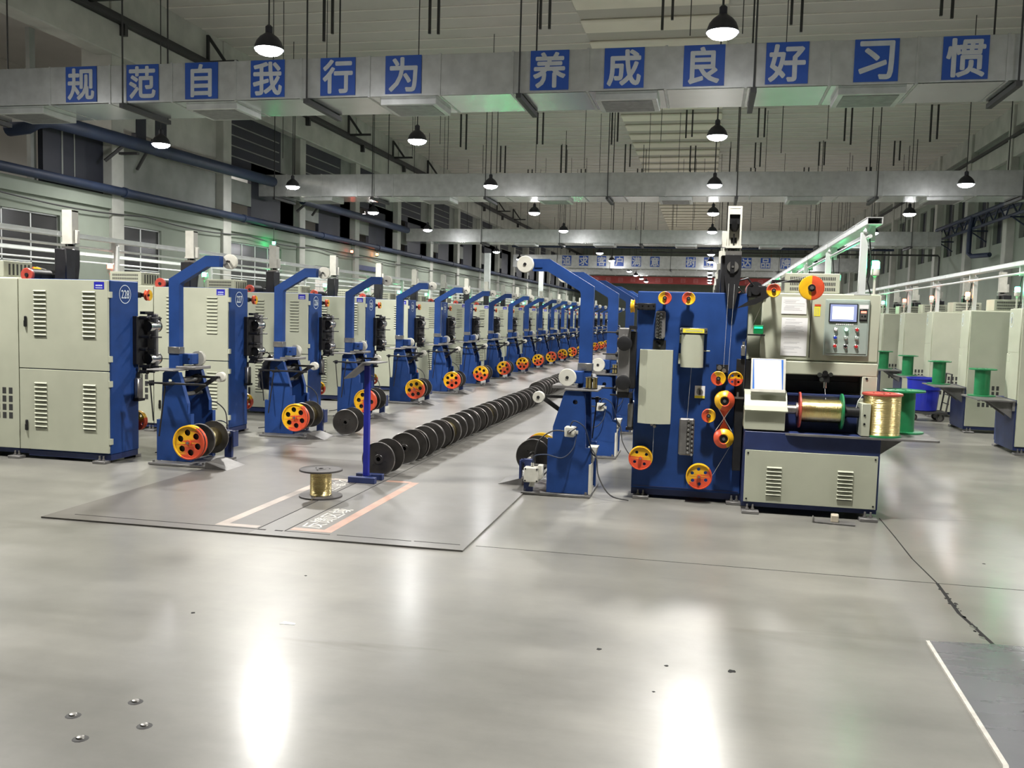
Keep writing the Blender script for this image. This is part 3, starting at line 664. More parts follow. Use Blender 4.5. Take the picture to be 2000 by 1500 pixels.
    BT = [['white', 'btnlit', 'btnred'], ['btnblue', 'panelgrey', 'panelgrey'], ['btnred', 'black', 'btnred']]
    for r in range(3):
        for c in range(3):
            x = 1.664+0.085*c; z = 1.548-0.070*r; q = MB()
            q.lathe((x, -0.028, z), 'y', [(0.017, 0.0), (0.017, -0.006), (0.014, -0.008)], 14, 1); q.lathe((x, -0.028, z), 'y', [(0.0135, -0.004), (0.0135, -0.016), (0.010, -0.019), (0.0, -0.019)], 14, 0)
            q.build('push_button', [BT[r][c], 'chrome'], cp)
    s = MB(); s.box(1.488, -0.0022, 1.655, 1.538, -0.0005, 1.735, 0); s.box(1.490, -0.003, 1.738, 1.540, -0.0005, 1.754, 1)
    for i in range(3):
        for j in range(5): s.box(1.495+0.013*i, -0.003, 1.664+0.013*j, 1.500+0.013*i, -0.002, 1.670+0.013*j, 2)
    s.build('yellow_sticker', ['yel', 'red', 'ink'], t)
    # small reader with a green display, on its shelf
    s = MB(); s.box(0.95, -0.10, 1.475, 1.09, 0.0, 1.487, 0); s.box(0.995, -0.075, 1.49, 1.075, -0.01, 1.565, 2, 0.004); s.box(1.0, -0.079, 1.535, 1.068, -0.074, 1.552, 1)
    s.build('counter_display', ['black', 'ledgreen', 'displaydim'], t)
    # top: vented box, motor, black tower with white head
    v = MB(); v.box(1.24, 0.03, 1.845, 1.69, 0.44, 2.015, 0, 0.006)
    for r in range(3):
        for c in range(26):
            v.box(1.285+0.0143*c, 0.0285, 1.868+0.045*r, 1.293+0.0143*c, 0.031, 1.895+0.045*r, 1); v.box(1.285+0.0143*c, 0.439, 1.868+0.045*r, 1.293+0.0143*c, 0.4415, 1.895+0.045*r, 1)
    for c in range(6): v.box(1.2385, 0.07+0.055*c, 1.87, 1.2405, 0.095+0.055*c, 1.985, 1)
    v.build('vent_box', ['grey', 'rod'], t)
    v = MB(); v.box(0.93, -0.02, 1.80, 1.09, 0.12, 1.90, 0, 0.01); v.cyl((1.0, -0.02, 1.86), (1.0, -0.08, 1.86), 0.04, n=14); v.prism([(0.84, 1.70), (0.93, 1.76), (1.13, 1.86), (1.15, 1.83), (1.0, 1.74)], 'y', -0.12, -0.09); v.tube([(0.82, -0.05, 1.84), (0.86, -0.05, 1.94), (0.93, -0.04, 1.96), (0.98, -0.02, 1.9)], 0.008, 6)
    v.box(1.12, -0.20, 1.925, 1.43, -0.17, 1.945); v.box(1.12, -0.19, 1.85, 1.145, -0.02, 1.94); v.box(1.40, -0.19, 1.87, 1.43, 0.0, 1.90)
    v.build('guide_arm', ['dark'], t)
    v = MB(); v.prism([(0.735, 1.99), (0.735, 2.155), (0.87, 2.155), (0.87, 1.99), (0.845, 1.80), (0.825, 1.70), (0.78, 1.70), (0.76, 1.80)], 'y', -0.06, 0.06, 0)
    v.box(0.70, 0.05, 1.83, 0.84, 0.20, 2.16, 0, 0.01); v.cyl((0.8, -0.062, 2.055), (0.8, -0.072, 2.055), 0.048, n=22, mi=1); v.box(0.778, -0.075, 2.0, 0.815, -0.07, 2.11, 0); v.cyl((0.8, -0.08, 2.055), (0.8, -0.06, 2.055), 0.010, n=8, mi=1)
    v.box(0.735, -0.05, 2.155, 0.87, 0.05, 2.19, 1); v.cyl((0.755, 0.0, 2.155), (0.755, 0, 2.225), 0.012, n=8, mi=1); v.cyl((0.85, 0.0, 2.155), (0.85, 0, 2.225), 0.012, n=8, mi=1); v.lathe((0.80, -0.01, 2.15), 'z', [(0.045, 0), (0.03, 0.03), (0.035, 0.07)], 12)
    v.build('dancer_tower', ['dark', 'steel'], t)
    v = MB(); v.box(0.735, -0.055, 2.215, 0.868, 0.055, 2.235, 0); v.box(0.742, -0.05, 2.235, 0.757, 0.05, 2.565, 0); v.box(0.845, -0.05, 2.235, 0.86, 0.05, 2.565, 0); v.box(0.742, -0.05, 2.55, 0.86, 0.05, 2.57, 0); v.box(0.757, 0.035, 2.235, 0.845, 0.05, 2.55, 0)
    v.box(0.757, -0.048, 2.50, 0.845, 0.03, 2.55, 0); v.box(0.757, -0.03, 2.42, 0.845, 0.03, 2.50, 1); v.lathe((0.80, 0.0, 2.36), 'z', [(0.02, 0), (0.038, 0.03), (0.038, 0.10)], 12, 1); v.box(0.775, 0.031, 2.265, 0.825, 0.036, 2.31, 1); v.box(0.70, -0.02, 2.22, 0.742, 0.02, 2.36, 0, 0.004)
    v.cyl((0.8, 0, 2.34), (0.8, 0, 2.24), 0.006, n=6, mi=1)
    v.build('tower_head', ['offwhite', 'black'], t)
    v = MB(); v.lathe((1.0, 0.37, 1.872), 'y', [(0.02, 0.03), (0.055, 0.035), (0.066, 0.035)], 20, 0, False); v.lathe((1.0, 0.37, 1.872), 'y', [(0.068, 0.0), (0.072, 0.01), (0.072, 0.03), (0.066, 0.035)], 20, 0); v.cyl((1.0, 0.39, 1.872), (1.0, 0.41, 1.872), 0.02, n=10, mi=1); v.cyl((1.0, 0.1, 1.872), (1.0, 0.37, 1.872), 0.068, n=18, mi=1); v.box(0.93, 0.12, 1.835, 1.03, 0.28, 1.87, 1)
    v.build('fan_motor', ['redplastic', 'dark'], t)
    # tray post and beacon
    v = MB(); v.box(1.835, 0.03, 1.84, 1.895, 0.07, 2.36, 0, 0.003); v.box(1.80, 0.0, 1.84, 1.93, 0.10, 1.852, 0)
    v.tube([(1.865, 0.02, 2.36), (1.90, 0.05, 2.42)], 0.02, 6); v.tube([(1.90, 0.02, 2.34), (1.925, 0.0, 2.1), (1.90, -0.005, 1.95), (1.93, 0.0, 1.85)], 0.006, 6, 1)
    v.build('tray_post', ['galvrail', 'black'], t)
    v = MB(); v.cyl((1.965, 0.05, 1.84), (1.965, 0.05, 2.0), 0.011, n=8); v.cyl((1.965, 0.05, 1.84), (1.965, 0.05, 1.852), 0.03, n=12); v.lathe((1.965, 0.05, 2.0), 'z', [(0.015, 0), (0.034, 0.01), (0.036, 0.055), (0.03, 0.065)], 14)
    v.build('beacon_base', ['offwhite'], t)
    v = MB(); v.lathe((1.965, 0.05, 2.062), 'z', [(0.03, 0), (0.034, 0.004), (0.034, 0.055), (0.026, 0.066), (0.0, 0.068)], 12); v.build('beacon_lens', ['bgreen'], t)
    # payoff end: side pulley, capstan unit
    v = MB(); v.box(0.0, -0.055, 1.67, 0.16, -0.0, 1.73, 2, 0.004)
    for x in (0.05, 0.10, 0.145):
        for z in (1.685, 1.715): v.cyl((x, -0.06, z), (x, -0.05, z), 0.008, n=6, mi=2)
    v.box(-0.02, -0.11, 1.68, 0.02, -0.04, 1.72, 2)
    v.build('side_pulley_bracket', WM, t)
    v = MB(); f = two_tone(PI*0.5); v.lathe((-0.03, -0.12, 1.70), 'x', [(0.015, -0.012), (0.05, -0.02), (0.058, -0.018), (0.058, -0.012), (0.05, 0.0), (0.058, 0.014), (0.05, 0.016), (0.0, 0.01)], 24, mf=lambda th, s: 0 if math.cos(th) < 0 else 1); v.cyl((-0.06, -0.1, 1.70), (0.01, -0.1, 1.70), 0.012, n=8, mi=2)
    v.build('side_pulley', WM, t)
    v = MB(); v.box(-0.155, 0.10, 0.94, -0.05, 0.16, 1.51, 0, 0.01); v.box(-0.06, 0.12, 0.98, -0.001, 0.34, 1.48, 1, 0.006); v.box(-0.06, 0.05, 1.50, 0.0, 0.20, 1.53, 1); v.box(-0.15, 0.09, 0.90, -0.02, 0.2, 0.945, 1)
    cu = v.build('capstan_plate', ['plate', 'dark'], t, (0.01, -0.24, 0))
    for z in (1.375, 1.035):
        q = MB(); q.lathe((-0.098, 0.16, z), 'y', [(0.0, -0.12), (0.052, -0.12), (0.064, -0.115), (0.066, -0.09), (0.062, -0.06), (0.062, 0.04), (0.056, 0.06), (0.0, 0.06)], 24, [0, 0, 0, 1, 1, 1, 0]); q.build('capstan_roll', ['dark', 'chrome'], cu)
    for z, l in ((1.465, 0.25), (1.27, 0.25), (1.14, 0.17), (0.965, 0.25), (0.905, 0.17)):
        q = MB(); q.cyl((-0.06, 0.29, z), (-0.06-l*0.5, 0.29, z), 0.019, n=10); q.cyl((-0.06-l*0.5, 0.29, z), (-0.06-l, 0.29, z), 0.007, n=8, mi=0); q.lathe((-0.06-l*0.48, 0.29, z), 'x', [(0.02, -0.014), (0.026, 0), (0.02, 0.014)], 10); q.build('wire_nozzle', ['dark'], cu)
    v = MB(); v.box(-0.05, 0.15, 0.62, 0.0, 0.24, 0.84, 0, 0.01); v.cyl((-0.025, 0.2, 0.84), (-0.025, 0.2, 0.90), 0.015, n=8, mi=1); v.box(-0.06, 0.14, 0.60, 0.0, 0.25, 0.625, 1)
    v.build('lubricator', ['steel', 'dark'], t, (-0.005, -0.15, 0))
    # front face of the machine
    for nm, x, z, r, sp, y in (('guide_pulley', 0.240, 1.777, 0.057, PI, -0.11), ('guide_pulley', 0.442, 1.777, 0.057, -0.4, -0.11), ('guide_pulley', 0.72, 1.098, 0.063, 0.6, -0.10), ('guide_pulley', 0.652, 0.772, 0.060, 0.0, -0.10), ('guide_pulley', 1.133, 1.855, 0.057, -PI/2, -0.26), ('guide_pulley', 1.432, 1.882, 0.100, PI, -0.26)):
        m = MB(); pulley(m, x, y, z, r, sp, y_to=0.0 if x < 0.9 else -0.18); m.build(nm, WM, t)
    m = MB(); holed_wheel(m, 0.863, -0.10, 1.10, 0.063, PI/2, 4, 0.17, PI/4, 0.045); m.build('guide_pulley', WM, t)
    for x, z, sp in ((0.78, 0.912, 2.75), (0.785, 0.588, 0.35)):
        m = MB(); f = two_tone(sp)
        m.lathe((x, -0.15, z), 'y', [(0.036, -0.03), (0.044, -0.034), (0.047, -0.02), (0.082, 0.0), (0.085, 0.006), (0.085, 0.012), (0.06, 0.03), (0.06, 0.06), (0.085, 0.075), (0.085, 0.085), (0.04, 0.09)], 32, mf=f); m.cyl((x, -0.172, z), (x, -0.10, z), 0.036, n=16, mi=2); m.cyl((x, -0.182, z), (x, -0.17, z), 0.014, n=6, mi=3); m.cyl((x, -0.1, z), (x, 0, z), 0.03, n=10, mi=2)
        m.build('draw_capstan', WM, t)
    m = MB(); m.prism([(0.735, 0.845), (0.835, 0.845), (0.785, 0.755)], 'y', -0.105, -0.098); m.prism([(0.74, 0.655), (0.83, 0.655), (0.785, 0.75)], 'y', -0.105, -0.098); m.tube([(0.72, -0.112, 0.86), (0.85, -0.112, 0.65)], 0.003, 5, 1); m.tube([(0.845, -0.112, 0.86), (0.715, -0.112, 0.65)], 0.003, 5, 1); m.box(0.775, -0.1, 0.7, 0.795, 0, 0.8)
    m.build('crossed_wire_guard', ['red', 'galvrail'], t)
    for x, z, r, sp, n_ in ((0.083, 0.372, 0.105, 1.15, 4), (0.592, 0.240, 0.112, 2.2, 6)):
        m = MB(); holed_wheel(m, x, -0.12, z, r, sp, n_, 0.135, 0.6, 0.05); m.build('capstan_wheel', WM, t)
    for x0, x1, z0, z1, xr in ((0.165, 0.25, 1.415, 1.675, 0), (0.405, 0.535, 0.40, 0.745, 1)):
        m = MB(); m.box(x0, -0.06, z0+0.01, x1, 0.0, z1-0.01, 0, 0.012); o = m.build('straightener_plate', ['plate'], t)
        for c in range(2):
            for k in range(8):
                x = (x0+0.02+0.026*c) if not xr else (x1-0.05+0.034*c); z = z1-0.028-(z1-z0-0.05)*k/7.4-(0.016 if c else 0); q = MB()
                q.lathe((x, -0.06, z), 'y', [(0.012, 0), (0.012, -0.028), (0.009, -0.032), (0.0, -0.032)], 10, [0, 0, 1]); q.build('straightening_roller', ['steel', 'chrome'], o)
    m = MB(); m.tube([(0.18, -0.02, 1.39), (0.21, -0.07, 1.36)], 0.012, 8); m.box(0.15, -0.03, 1.33, 0.26, 0, 1.41, 0); m.cyl((0.19, -0.05, 0.65), (0.19, 0, 0.65), 0.014, n=10, mi=1); m.cyl((0.165, -0.05, 0.665), (0.165, 0, 0.665), 0.012, n=10, mi=1)
    m.build('die_holder', ['dark', 'steel'], t)
    m = MB(); m.prism([(0.040, 0.0), (0.045, -0.12), (0.115, -0.165), (0.24, -0.165), (0.328, -0.12), (0.328, 0.0)], 'z', 0.685, 1.325); m.build('angular_cover', ['grey'], t)
    m = MB(); pr = [(0.395, -0.02)]+[(0.49-0.097*math.cos(a), -0.06-0.085*math.sin(a)) for a in [PI*k/10 for k in range(11)]]+[(0.587, -0.02)]
    m.prism(pr, 'z', 1.185, 1.468); m.box(0.378, -0.04, 1.39, 0.396, 0, 1.46); m.box(0.374, -0.04, 1.21, 0.394, 0, 1.30); m.cyl((0.587, -0.05, 1.33), (0.64, -0.05, 1.33), 0.006, n=8); m.build('round_cover', ['grey'], t)
    m = MB(); m.box(0.382, -0.13, 1.478, 0.612, -0.0, 1.525, 0, 0.003); m.box(0.405, -0.133, 1.484, 0.585, -0.129, 1.519, 1)
    for x in (0.392, 0.602): m.cyl((x, -0.134, 1.50), (x, -0.128, 1.50), 0.007, n=8, mi=3)
    for k in range(12): m.box(0.43+0.012*k, -0.1336, 1.495, 0.438+0.012*k, -0.1328, 1.506, 2)
    m.build('yellow_label', ['steel', 'yel', 'ink', 'gap'], t)
    m = MB(); m.box(0.525, -0.004, 0.913, 0.612, 0.0, 1.022, 0); m.box(0.525, -0.005, 0.913, 0.612, -0.001, 0.935, 1); m.cyl((0.568, -0.02, 0.968), (0.568, 0, 0.968), 0.028, n=20, mi=2); m.box(0.560, -0.034, 0.945, 0.578, -0.02, 0.99, 3, 0.003)
    m.build('rotary_switch', ['white', 'yel', 'steel', 'black'], t)
    m = MB(); m.box(0.868, -0.05, 0.30, 0.94, 0.0, 1.27, 0, 0.004); m.box(0.70, -0.04, 1.145, 0.80, 0.0, 1.215, 0); m.cyl((0.725, -0.07, 1.19), (0.725, 0, 1.19), 0.02, n=12, mi=1); m.cyl((0.765, -0.07, 1.165), (0.765, 0, 1.165), 0.018, n=12, mi=1)
    m.box(0.90, -0.08, 1.30, 0.935, -0.02, 1.39, 1, 0.004); m.cyl((0.92, -0.05, 1.39), (0.92, -0.05, 1.42), 0.012, n=8, mi=1); m.box(0.86, -0.09, 0.93, 0.94, -0.06, 0.945, 1); m.box(0.88, -0.09, 0.93, 0.895, -0.06, 0.985, 1)
    m.build('slide_column', ['dark', 'steel'], t)
    m = MB(); m.tube([(0.775, -0.05, 2.04), (0.76, -0.11, 1.20)], 0.0012, 4); m.tube([(0.825, -0.05, 2.04), (0.80, -0.11, 1.17)], 0.0012, 4); m.tube([(0.24, -0.1, 1.835), (0.442, -0.1, 1.835)], 0.0015, 4); m.tube([(0.49, -0.1, 1.2), (0.47, -0.07, 0.74)], 0.0012, 4); m.tube([(0.19, -0.12, 0.66), (0.187, -0.12, 0.38)], 0.0012, 4); m.tube([(0.84, -0.14, 0.52), (0.70, -0.12, 0.25)], 0.0012, 4); m.tube([(1.13, -0.25, 1.91), (1.42, -0.25, 1.985)], 0.0022, 4); m.tube([(1.04, -0.2, 1.72), (0.93, -0.06, 1.42)], 0.0012, 4)
    m.build('drawn_wire', ['galvrail'], t)
    # winder: front panel, headstock, tailstock, traverse, table
    m = MB(); m.box(0.962, -0.342, 0.095, 2.005, -0.328, 0.53, 0, 0.002)
    for x in (0.985, 1.985):
        for z in (0.12, 0.505): m.cyl((x, -0.346, z), (x, -0.34, z), 0.008, n=8, mi=1)
    o = m.build('front_panel', ['grey', 'gap'], t)
    for xc in (1.20, 1.76):
        l = MB()
        for k in range(8):
            zz = 0.40-k*0.032
            l.prism([(-0.342, zz), (-0.356, zz-0.01), (-0.354, zz-0.013), (-0.342, zz-0.017)], 'x', xc-0.06, xc+0.06, 0); l.box(xc-0.055, -0.3426, zz-0.022, xc+0.055, -0.342, zz-0.017, 1)
        l.build('louver', ['grey', 'gap'], o)
    m = MB(); m.box(0.942, -0.33, 0.70, 1.268, -0.01, 0.872, 0, 0.004)
    m.prism([(-0.36, 0.865), (-0.352, 0.855), (-0.27, 0.885), (-0.20, 0.97), (-0.14, 1.0), (0.0, 1.0), (0.0, 1.012), (-0.145, 1.012), (-0.21, 0.98), (-0.275, 0.895)], 'x', 0.94, 1.285); m.box(0.945, -0.27, 0.87, 1.265, -0.01, 0.90, 0)
    m.build('headstock', ['grey'], t)
    m = MB(); m.box(1.86, -0.33, 0.69, 1.93, 0.05, 0.955, 0, 0.004); m.cyl((1.858, -0.20, 0.87), (1.76, -0.20, 0.87), 0.045, n=16, mi=1); m.cyl((1.76, -0.20, 0.87), (1.735, -0.20, 0.87), 0.055, n=16, mi=2)
    for z in (0.86, 0.79): m.cyl((1.885, -0.335, z), (1.885, -0.325, z), 0.009, n=8, mi=2)
    m.build('tailstock', ['grey', 'dark', 'black'], t)
    m = MB(); m.cyl((1.27, -0.20, 0.87), (1.39, -0.20, 0.87), 0.038, n=16, mi=0); m.cyl((1.36, -0.20, 0.87), (1.375, -0.20, 0.87), 0.06, n=16, mi=0); m.box(1.27, -0.12, 0.69, 1.86, -0.08, 0.985, 1); m.box(1.27, -0.14, 0.985, 1.9, -0.06, 1.0, 2)
    m.build('spindle', ['steel', 'navy', 'navy'], t)
    m = MB(); m.box(1.56, -0.03, 1.09, 1.64, 0.06, 1.17, 1, 0.006); m.cyl((1.555, -0.04, 1.16), (1.555, 0.0, 1.16), 0.02, n=12); m.cyl((1.60, -0.04, 1.175), (1.60, 0, 1.175), 0.022, n=12, mi=1); m.cyl((1.645, -0.04, 1.165), (1.645, 0, 1.165), 0.018, n=12); m.cyl((1.60, -0.05, 1.10), (1.60, -0.05, 1.05), 0.016, n=10); m.cyl((1.57, -0.05, 1.12), (1.57, 0, 1.12), 0.018, n=10); m.tube([(1.60, -0.05, 1.06), (1.60, -0.17, 0.94)], 0.0015, 4)
    m.build('traverse_guide', ['chrome', 'black'], t)
    m = MB(); m.prism([(1.262, -0.12), (1.262, -0.32), (1.30, -0.35), (1.40, -0.362), (2.44, -0.362), (2.46, -0.34), (2.46, 0.50), (2.44, 0.52), (W+0.01, 0.52), (W+0.01, -0.10)], 'z', 0.668, 0.684)
    m.box(W, 0.05, 0.55, W+0.03, 0.45, 0.668); m.prism([(W+0.02, 0.45), (W+0.02, 0.668), (2.34, 0.668)], 'y', 0.1, 0.12); m.prism([(W+0.02, 0.45), (W+0.02, 0.668), (2.34, 0.668)], 'y', 0.38, 0.40)
    m.build('side_table', ['plate'], t)
    return t

# ------------------------------------------------------------ payoff stand (local: x from aisle side to machine side, camera side of the right-hand row is -Y)
SIDE = [(0.245, 0.03), (0.605, 0.03), (0.605, 0.445), (0.555, 0.445), (0.535, 0.92), (0.50, 0.955), (0.385, 0.955), (0.362, 0.93), (0.268, 0.62), (0.268, 0.515), (0.225, 0.515), (0.225, 0.03)]
def make_stand():
    t = thing('payoff_stand', 'x', 'stand')
    b = MB(); b.box(0.0, 0.0, 0.004, 0.62, 0.64, 0.026, 0, 0.003)
    for x, y in ((0.03, 0.04), (0.58, 0.03), (0.03, 0.6), (0.58, 0.6)): b.cyl((x, y, 0.026), (x, y, 0.05), 0.012, n=6, mi=0); b.box(x-0.05, y-0.03, 0.0, x+0.03, y+0.03, 0.004)
    b.build('base_plate', ['plate'], t)
    for y in (0.035, 0.49):
        b = MB(); b.plate(SIDE, [circ(0.46, 0.845, 0.022, 12)], 'y', y, y+0.012, 0)
        # welded edge strips give the side its box depth
        for (xa, za), (xb, zb) in (((0.225, 0.03), (0.225, 0.515)), ((0.268, 0.515), (0.268, 0.62)), ((0.268, 0.62), (0.362, 0.93)), ((0.605, 0.03), (0.605, 0.445)), ((0.555, 0.445), (0.535, 0.92))):
            d = 0.05 if y < 0.3 else -0.05; yy = y+0.006
            b.add([(xa, yy, za), (xb, yy, zb), (xb, yy+d, zb), (xa, yy+d, za), (xa+.008, yy, za), (xb+.008, yy, zb), (xb+.008, yy+d, zb), (xa+.008, yy+d, za)], [(0, 1, 2, 3), (4, 5, 6, 7), (0, 1, 5, 4), (3, 2, 6, 7), (0, 3, 7, 4), (1, 2, 6, 5)], 0)
        b.build('side_plate', ['blue'], t)
    b = MB(); b.box(0.36, 0.02, 0.945, 0.66, 0.60, 0.960, 0, 0.003); b.box(0.24, 0.10, 0.955, 0.46, 0.40, 0.985, 0, 0.004)
    b.build('top_plate', ['plate'], t)
    b = MB(); b.prism([(0.445, 0.955), (0.562, 0.955), (0.562, 1.868), (0.152, 2.108), (0.0, 2.108), (0.0, 1.998), (0.135, 1.998), (0.435, 1.825), (0.445, 1.80)], 'y', 0.28, 0.36); b.box(0.438, 0.272, 1.11, 0.57, 0.368, 1.18, 1, 0.003); b.cyl((0.50, 0.265, 1.145), (0.50, 0.272, 1.145), 0.02, n=10, mi=1); b.box(0.02, 0.272, 2.03, 0.09, 0.28, 2.08, 0)
    b.build('arm_post', ['blue', 'steel'], t)
    def disc(nm, x, y, z, r, th, y_to):
        m = MB(); m.lathe((x, y, z), 'y', [(0.0, -0.006), (0.014, -0.006), (0.014, 0.0), (r*0.95, 0.0), (r, 0.004), (r, 0.010), (r*0.82, th*0.5), (r, th-0.010), (r, th-0.002), (r*0.9, th), (0.0, th)], 28, [1, 1, 0, 0, 0, 0, 0, 0, 0, 0]); m.cyl((x, y+th, z), (x, y_to, z), 0.012, n=8, mi=1)
        m.build(nm, ['offwhite', 'dark'], t)
    disc('arm_pulley', -0.065, 0.235, 2.056, 0.076, 0.045, 0.32)
    disc('guide_disc', 0.372, 0.10, 1.055, 0.078, 0.045, 0.30)
    disc('dancer_disc', 0.12, 0.08, 0.87, 0.052, 0.06, 0.22)
    b = MB(); b.box(0.345, 0.16, 1.0, 0.50, 0.30, 1.11, 0, 0.006); b.build('disc_block', ['blue'], t)
    b = MB(); b.prism([(0.10, 0.885), (0.12, 0.85), (0.36, 0.69), (0.385, 0.72), (0.14, 0.885)], 'y', 0.19, 0.215); b.box(0.10, 0.19, 0.86, 0.40, 0.21, 0.885); b.cyl((0.372, 0.05, 0.70), (0.372, 0.49, 0.70), 0.022, n=12, mi=1); b.cyl((0.40, 0.047, 0.845), (0.40, 0.49, 0.845), 0.03, n=12, mi=1); b.lathe((0.40, 0.06, 0.845), 'y', [(0.03, 0), (0.05, 0.02), (0.05, 0.06), (0.03, 0.08)], 14); b.lathe((0.40, 0.40, 0.845), 'y', [(0.03, 0), (0.055, 0.02), (0.055, 0.06), (0.03, 0.08)], 14)
    b.build('dancer_arm', ['dark', 'steel'], t)
    b = MB(); b.box(-0.03, 0.645, 0.82, 0.62, 0.665, 0.84, 0, 0.003); b.box(0.57, 0.60, 0.80, 0.60, 0.65, 0.85, 0); b.tube([(0.58, 0.655, 0.83), (0.545, 0.655, 0.45)], 0.007, 6); b.tube([(0.42, 0.645, 0.80), (0.48, 0.66, 0.30)], 0.008, 6); b.cyl((0.42, 0.5, 0.82), (0.42, 0.66, 0.82), 0.018, n=10)
    b.build('brake_lever', ['dark'], t)
    b = MB(); b.lathe((0.585, 0.14, 0.962), 'z', [(0.0, 0.0), (0.055, 0.0), (0.055, 0.006), (0.012, 0.006)], 20, 1)
    for k in range(7): b.cyl((0.585+0.043*math.cos(k*0.9), 0.14+0.043*math.sin(k*0.9), 0.968), (0.585+0.043*math.cos(k*0.9), 0.14+0.043*math.sin(k*0.9), 1.06), 0.011, n=8, mi=0)
    b.lathe((0.585, 0.14, 1.06), 'z', [(0.0, 0), (0.062, 0.0), (0.062, 0.006), (0.0, 0.014)], 16, 2); b.cyl((0.585, 0.14, 0.96), (0.585, 0.14, 1.09), 0.008, n=6, mi=1)
    b.build('roller_cage', ['brass', 'dark', 'chrome'], t)
    b = MB(); b.box(0.385, -0.06, 0.545, 0.475, 0.035, 0.635, 0, 0.008); b.cyl((0.43, -0.07, 0.588), (0.43, -0.06, 0.588), 0.02, n=12, mi=1); b.box(0.475, -0.03, 0.57, 0.50, 0.0, 0.60, 0); b.tube([(0.43, -0.075, 0.588), (0.50, -0.085, 0.64)], 0.008, 6, 2)
    b.build('valve_box', ['offwhite', 'steel', 'black'], t)
    b = MB(); b.box(0.02, 0.03, 0.026, 0.10, 0.07, 0.31, 0); b.box(-0.02, 0.0, 0.14, -0.008, 0.10, 0.305, 0); b.box(-0.02, 0.04, 0.285, 0.03, 0.06, 0.305, 0); b.box(0.03, 0.10, 0.24, 0.24, 0.14, 0.26, 1)
    b.build('bracket_post', ['navy', 'steel'], t)
    b = MB(); b.box(0.03, -0.045, 0.12, 0.165, 0.045, 0.255, 0, 0.008); b.box(0.15, -0.02, 0.15, 0.195, 0.06, 0.275, 0, 0.006); b.cyl((0.10, 0.0, 0.115), (0.10, 0.0, 0.08), 0.02, 0.028, 12)
    for x in (0.045, 0.15):
        for z in (0.135, 0.24): b.cyl((x, -0.048, z), (x, -0.04, z), 0.008, n=8, mi=1)
    b.cyl((0.10, 0.0, 0.255), (0.10, 0.0, 0.29), 0.014, n=8, mi=0)
    b.build('junction_box', ['offwhite', 'black'], t)
    def hose(nm, pts, mi):
        # smooth the path
        P = [Vector(p) for p in pts]; out = []
        for i in range(len(P)-1):
            p0, p1, p2, p3 = P[max(i-1, 0)], P[i], P[i+1], P[min(i+2, len(P)-1)]
            for k in range(6):
                u = k/6; out.append(0.5*((2*p1)+(p2-p0)*u+(2*p0-5*p1+4*p2-p3)*u*u+(3*p1-p0-3*p2+p3)*u**3))
        out.append(P[-1]); m = MB(); m.tube(out, 0.0065, 6); m.build(nm, [mi], t)
    hose('air_hose', [(0.385, -0.02, 0.59), (0.28, -0.05, 0.59), (0.17, -0.05, 0.51), (0.13, -0.03, 0.40), (0.12, 0.0, 0.29)], 'rod')
    hose('air_hose', [(0.10, 0.0, 0.29), (0.13, -0.04, 0.36), (0.24, -0.09, 0.385), (0.38, -0.09, 0.365), (0.47, -0.07, 0.45), (0.49, -0.03, 0.57)], 'pipe')
    hose('air_hose', [(0.43, -0.02, 0.635), (0.47, -0.06, 0.69), (0.56, -0.06, 0.64), (0.60, -0.03, 0.52), (0.62, 0.06, 0.40), (0.66, 0.1, 0.36)], 'pipe')
    hose('air_hose', [(0.60, 0.1, 0.445), (0.66, 0.06, 0.36), (0.69, 0.02, 0.2), (0.80, -0.02, 0.05), (0.96, 0.0, 0.012)], 'rod')
    b = MB(); b.prism([(0.03, 0.445), (0.11, 0.445), (0.07, 0.30), (0.05, 0.30)], 'y', 0, 0.16, 0)
    b.v = [(x+0.55, y+0.10, z) for x, y, z in b.v]; b.box(0.60, 0.03, 0.03, 0.62, 0.20, 0.30, 0)
    b.build('cylinder_cover', ['offwhite'], t)
    # brake wheel with seven holes, on the far side, and the shaft through the spool
    m = MB(); holed_wheel(m, 0, 0, 0, 0.168, 0.45, 6, 0.19, 0.35, 0.06); m.lathe((0, 0.03, 0), 'y', [(0.16, 0), (0.16, 0.012)], 30, 2); m.cyl((0, 0.035, 0), (0, 0.045, 0), 0.158, n=30, mi=2)
    for v in range(len(m.v)): m.v[v] = (m.v[v][0], -m.v[v][1], m.v[v][2])
    m.build('brake_wheel', WM, t, (0.03, 0.865, 0.285))
    b = MB(); b.cyl((0.03, 0.05, 0.285), (0.03, 0.85, 0.285), 0.02, n=12, mi=0); b.box(0.0, 0.072, 0.25, 0.09, 0.1, 0.31, 1); b.box(-0.01, 0.69, 0.26, 0.26, 0.72, 0.31, 1); b.box(0.225, 0.58, 0.26, 0.26, 0.72, 0.31, 1)
    b.build('spool_shaft', ['steel', 'navy'], t)
    b = MB(); b.prism([(-0.30, 0.010), (-0.30, 0.0), (-0.06, 0.0), (-0.06, 0.075), (-0.075, 0.08)], 'y', 0.36, 0.72); b.build('loading_ramp', ['plate'], t)
    return t

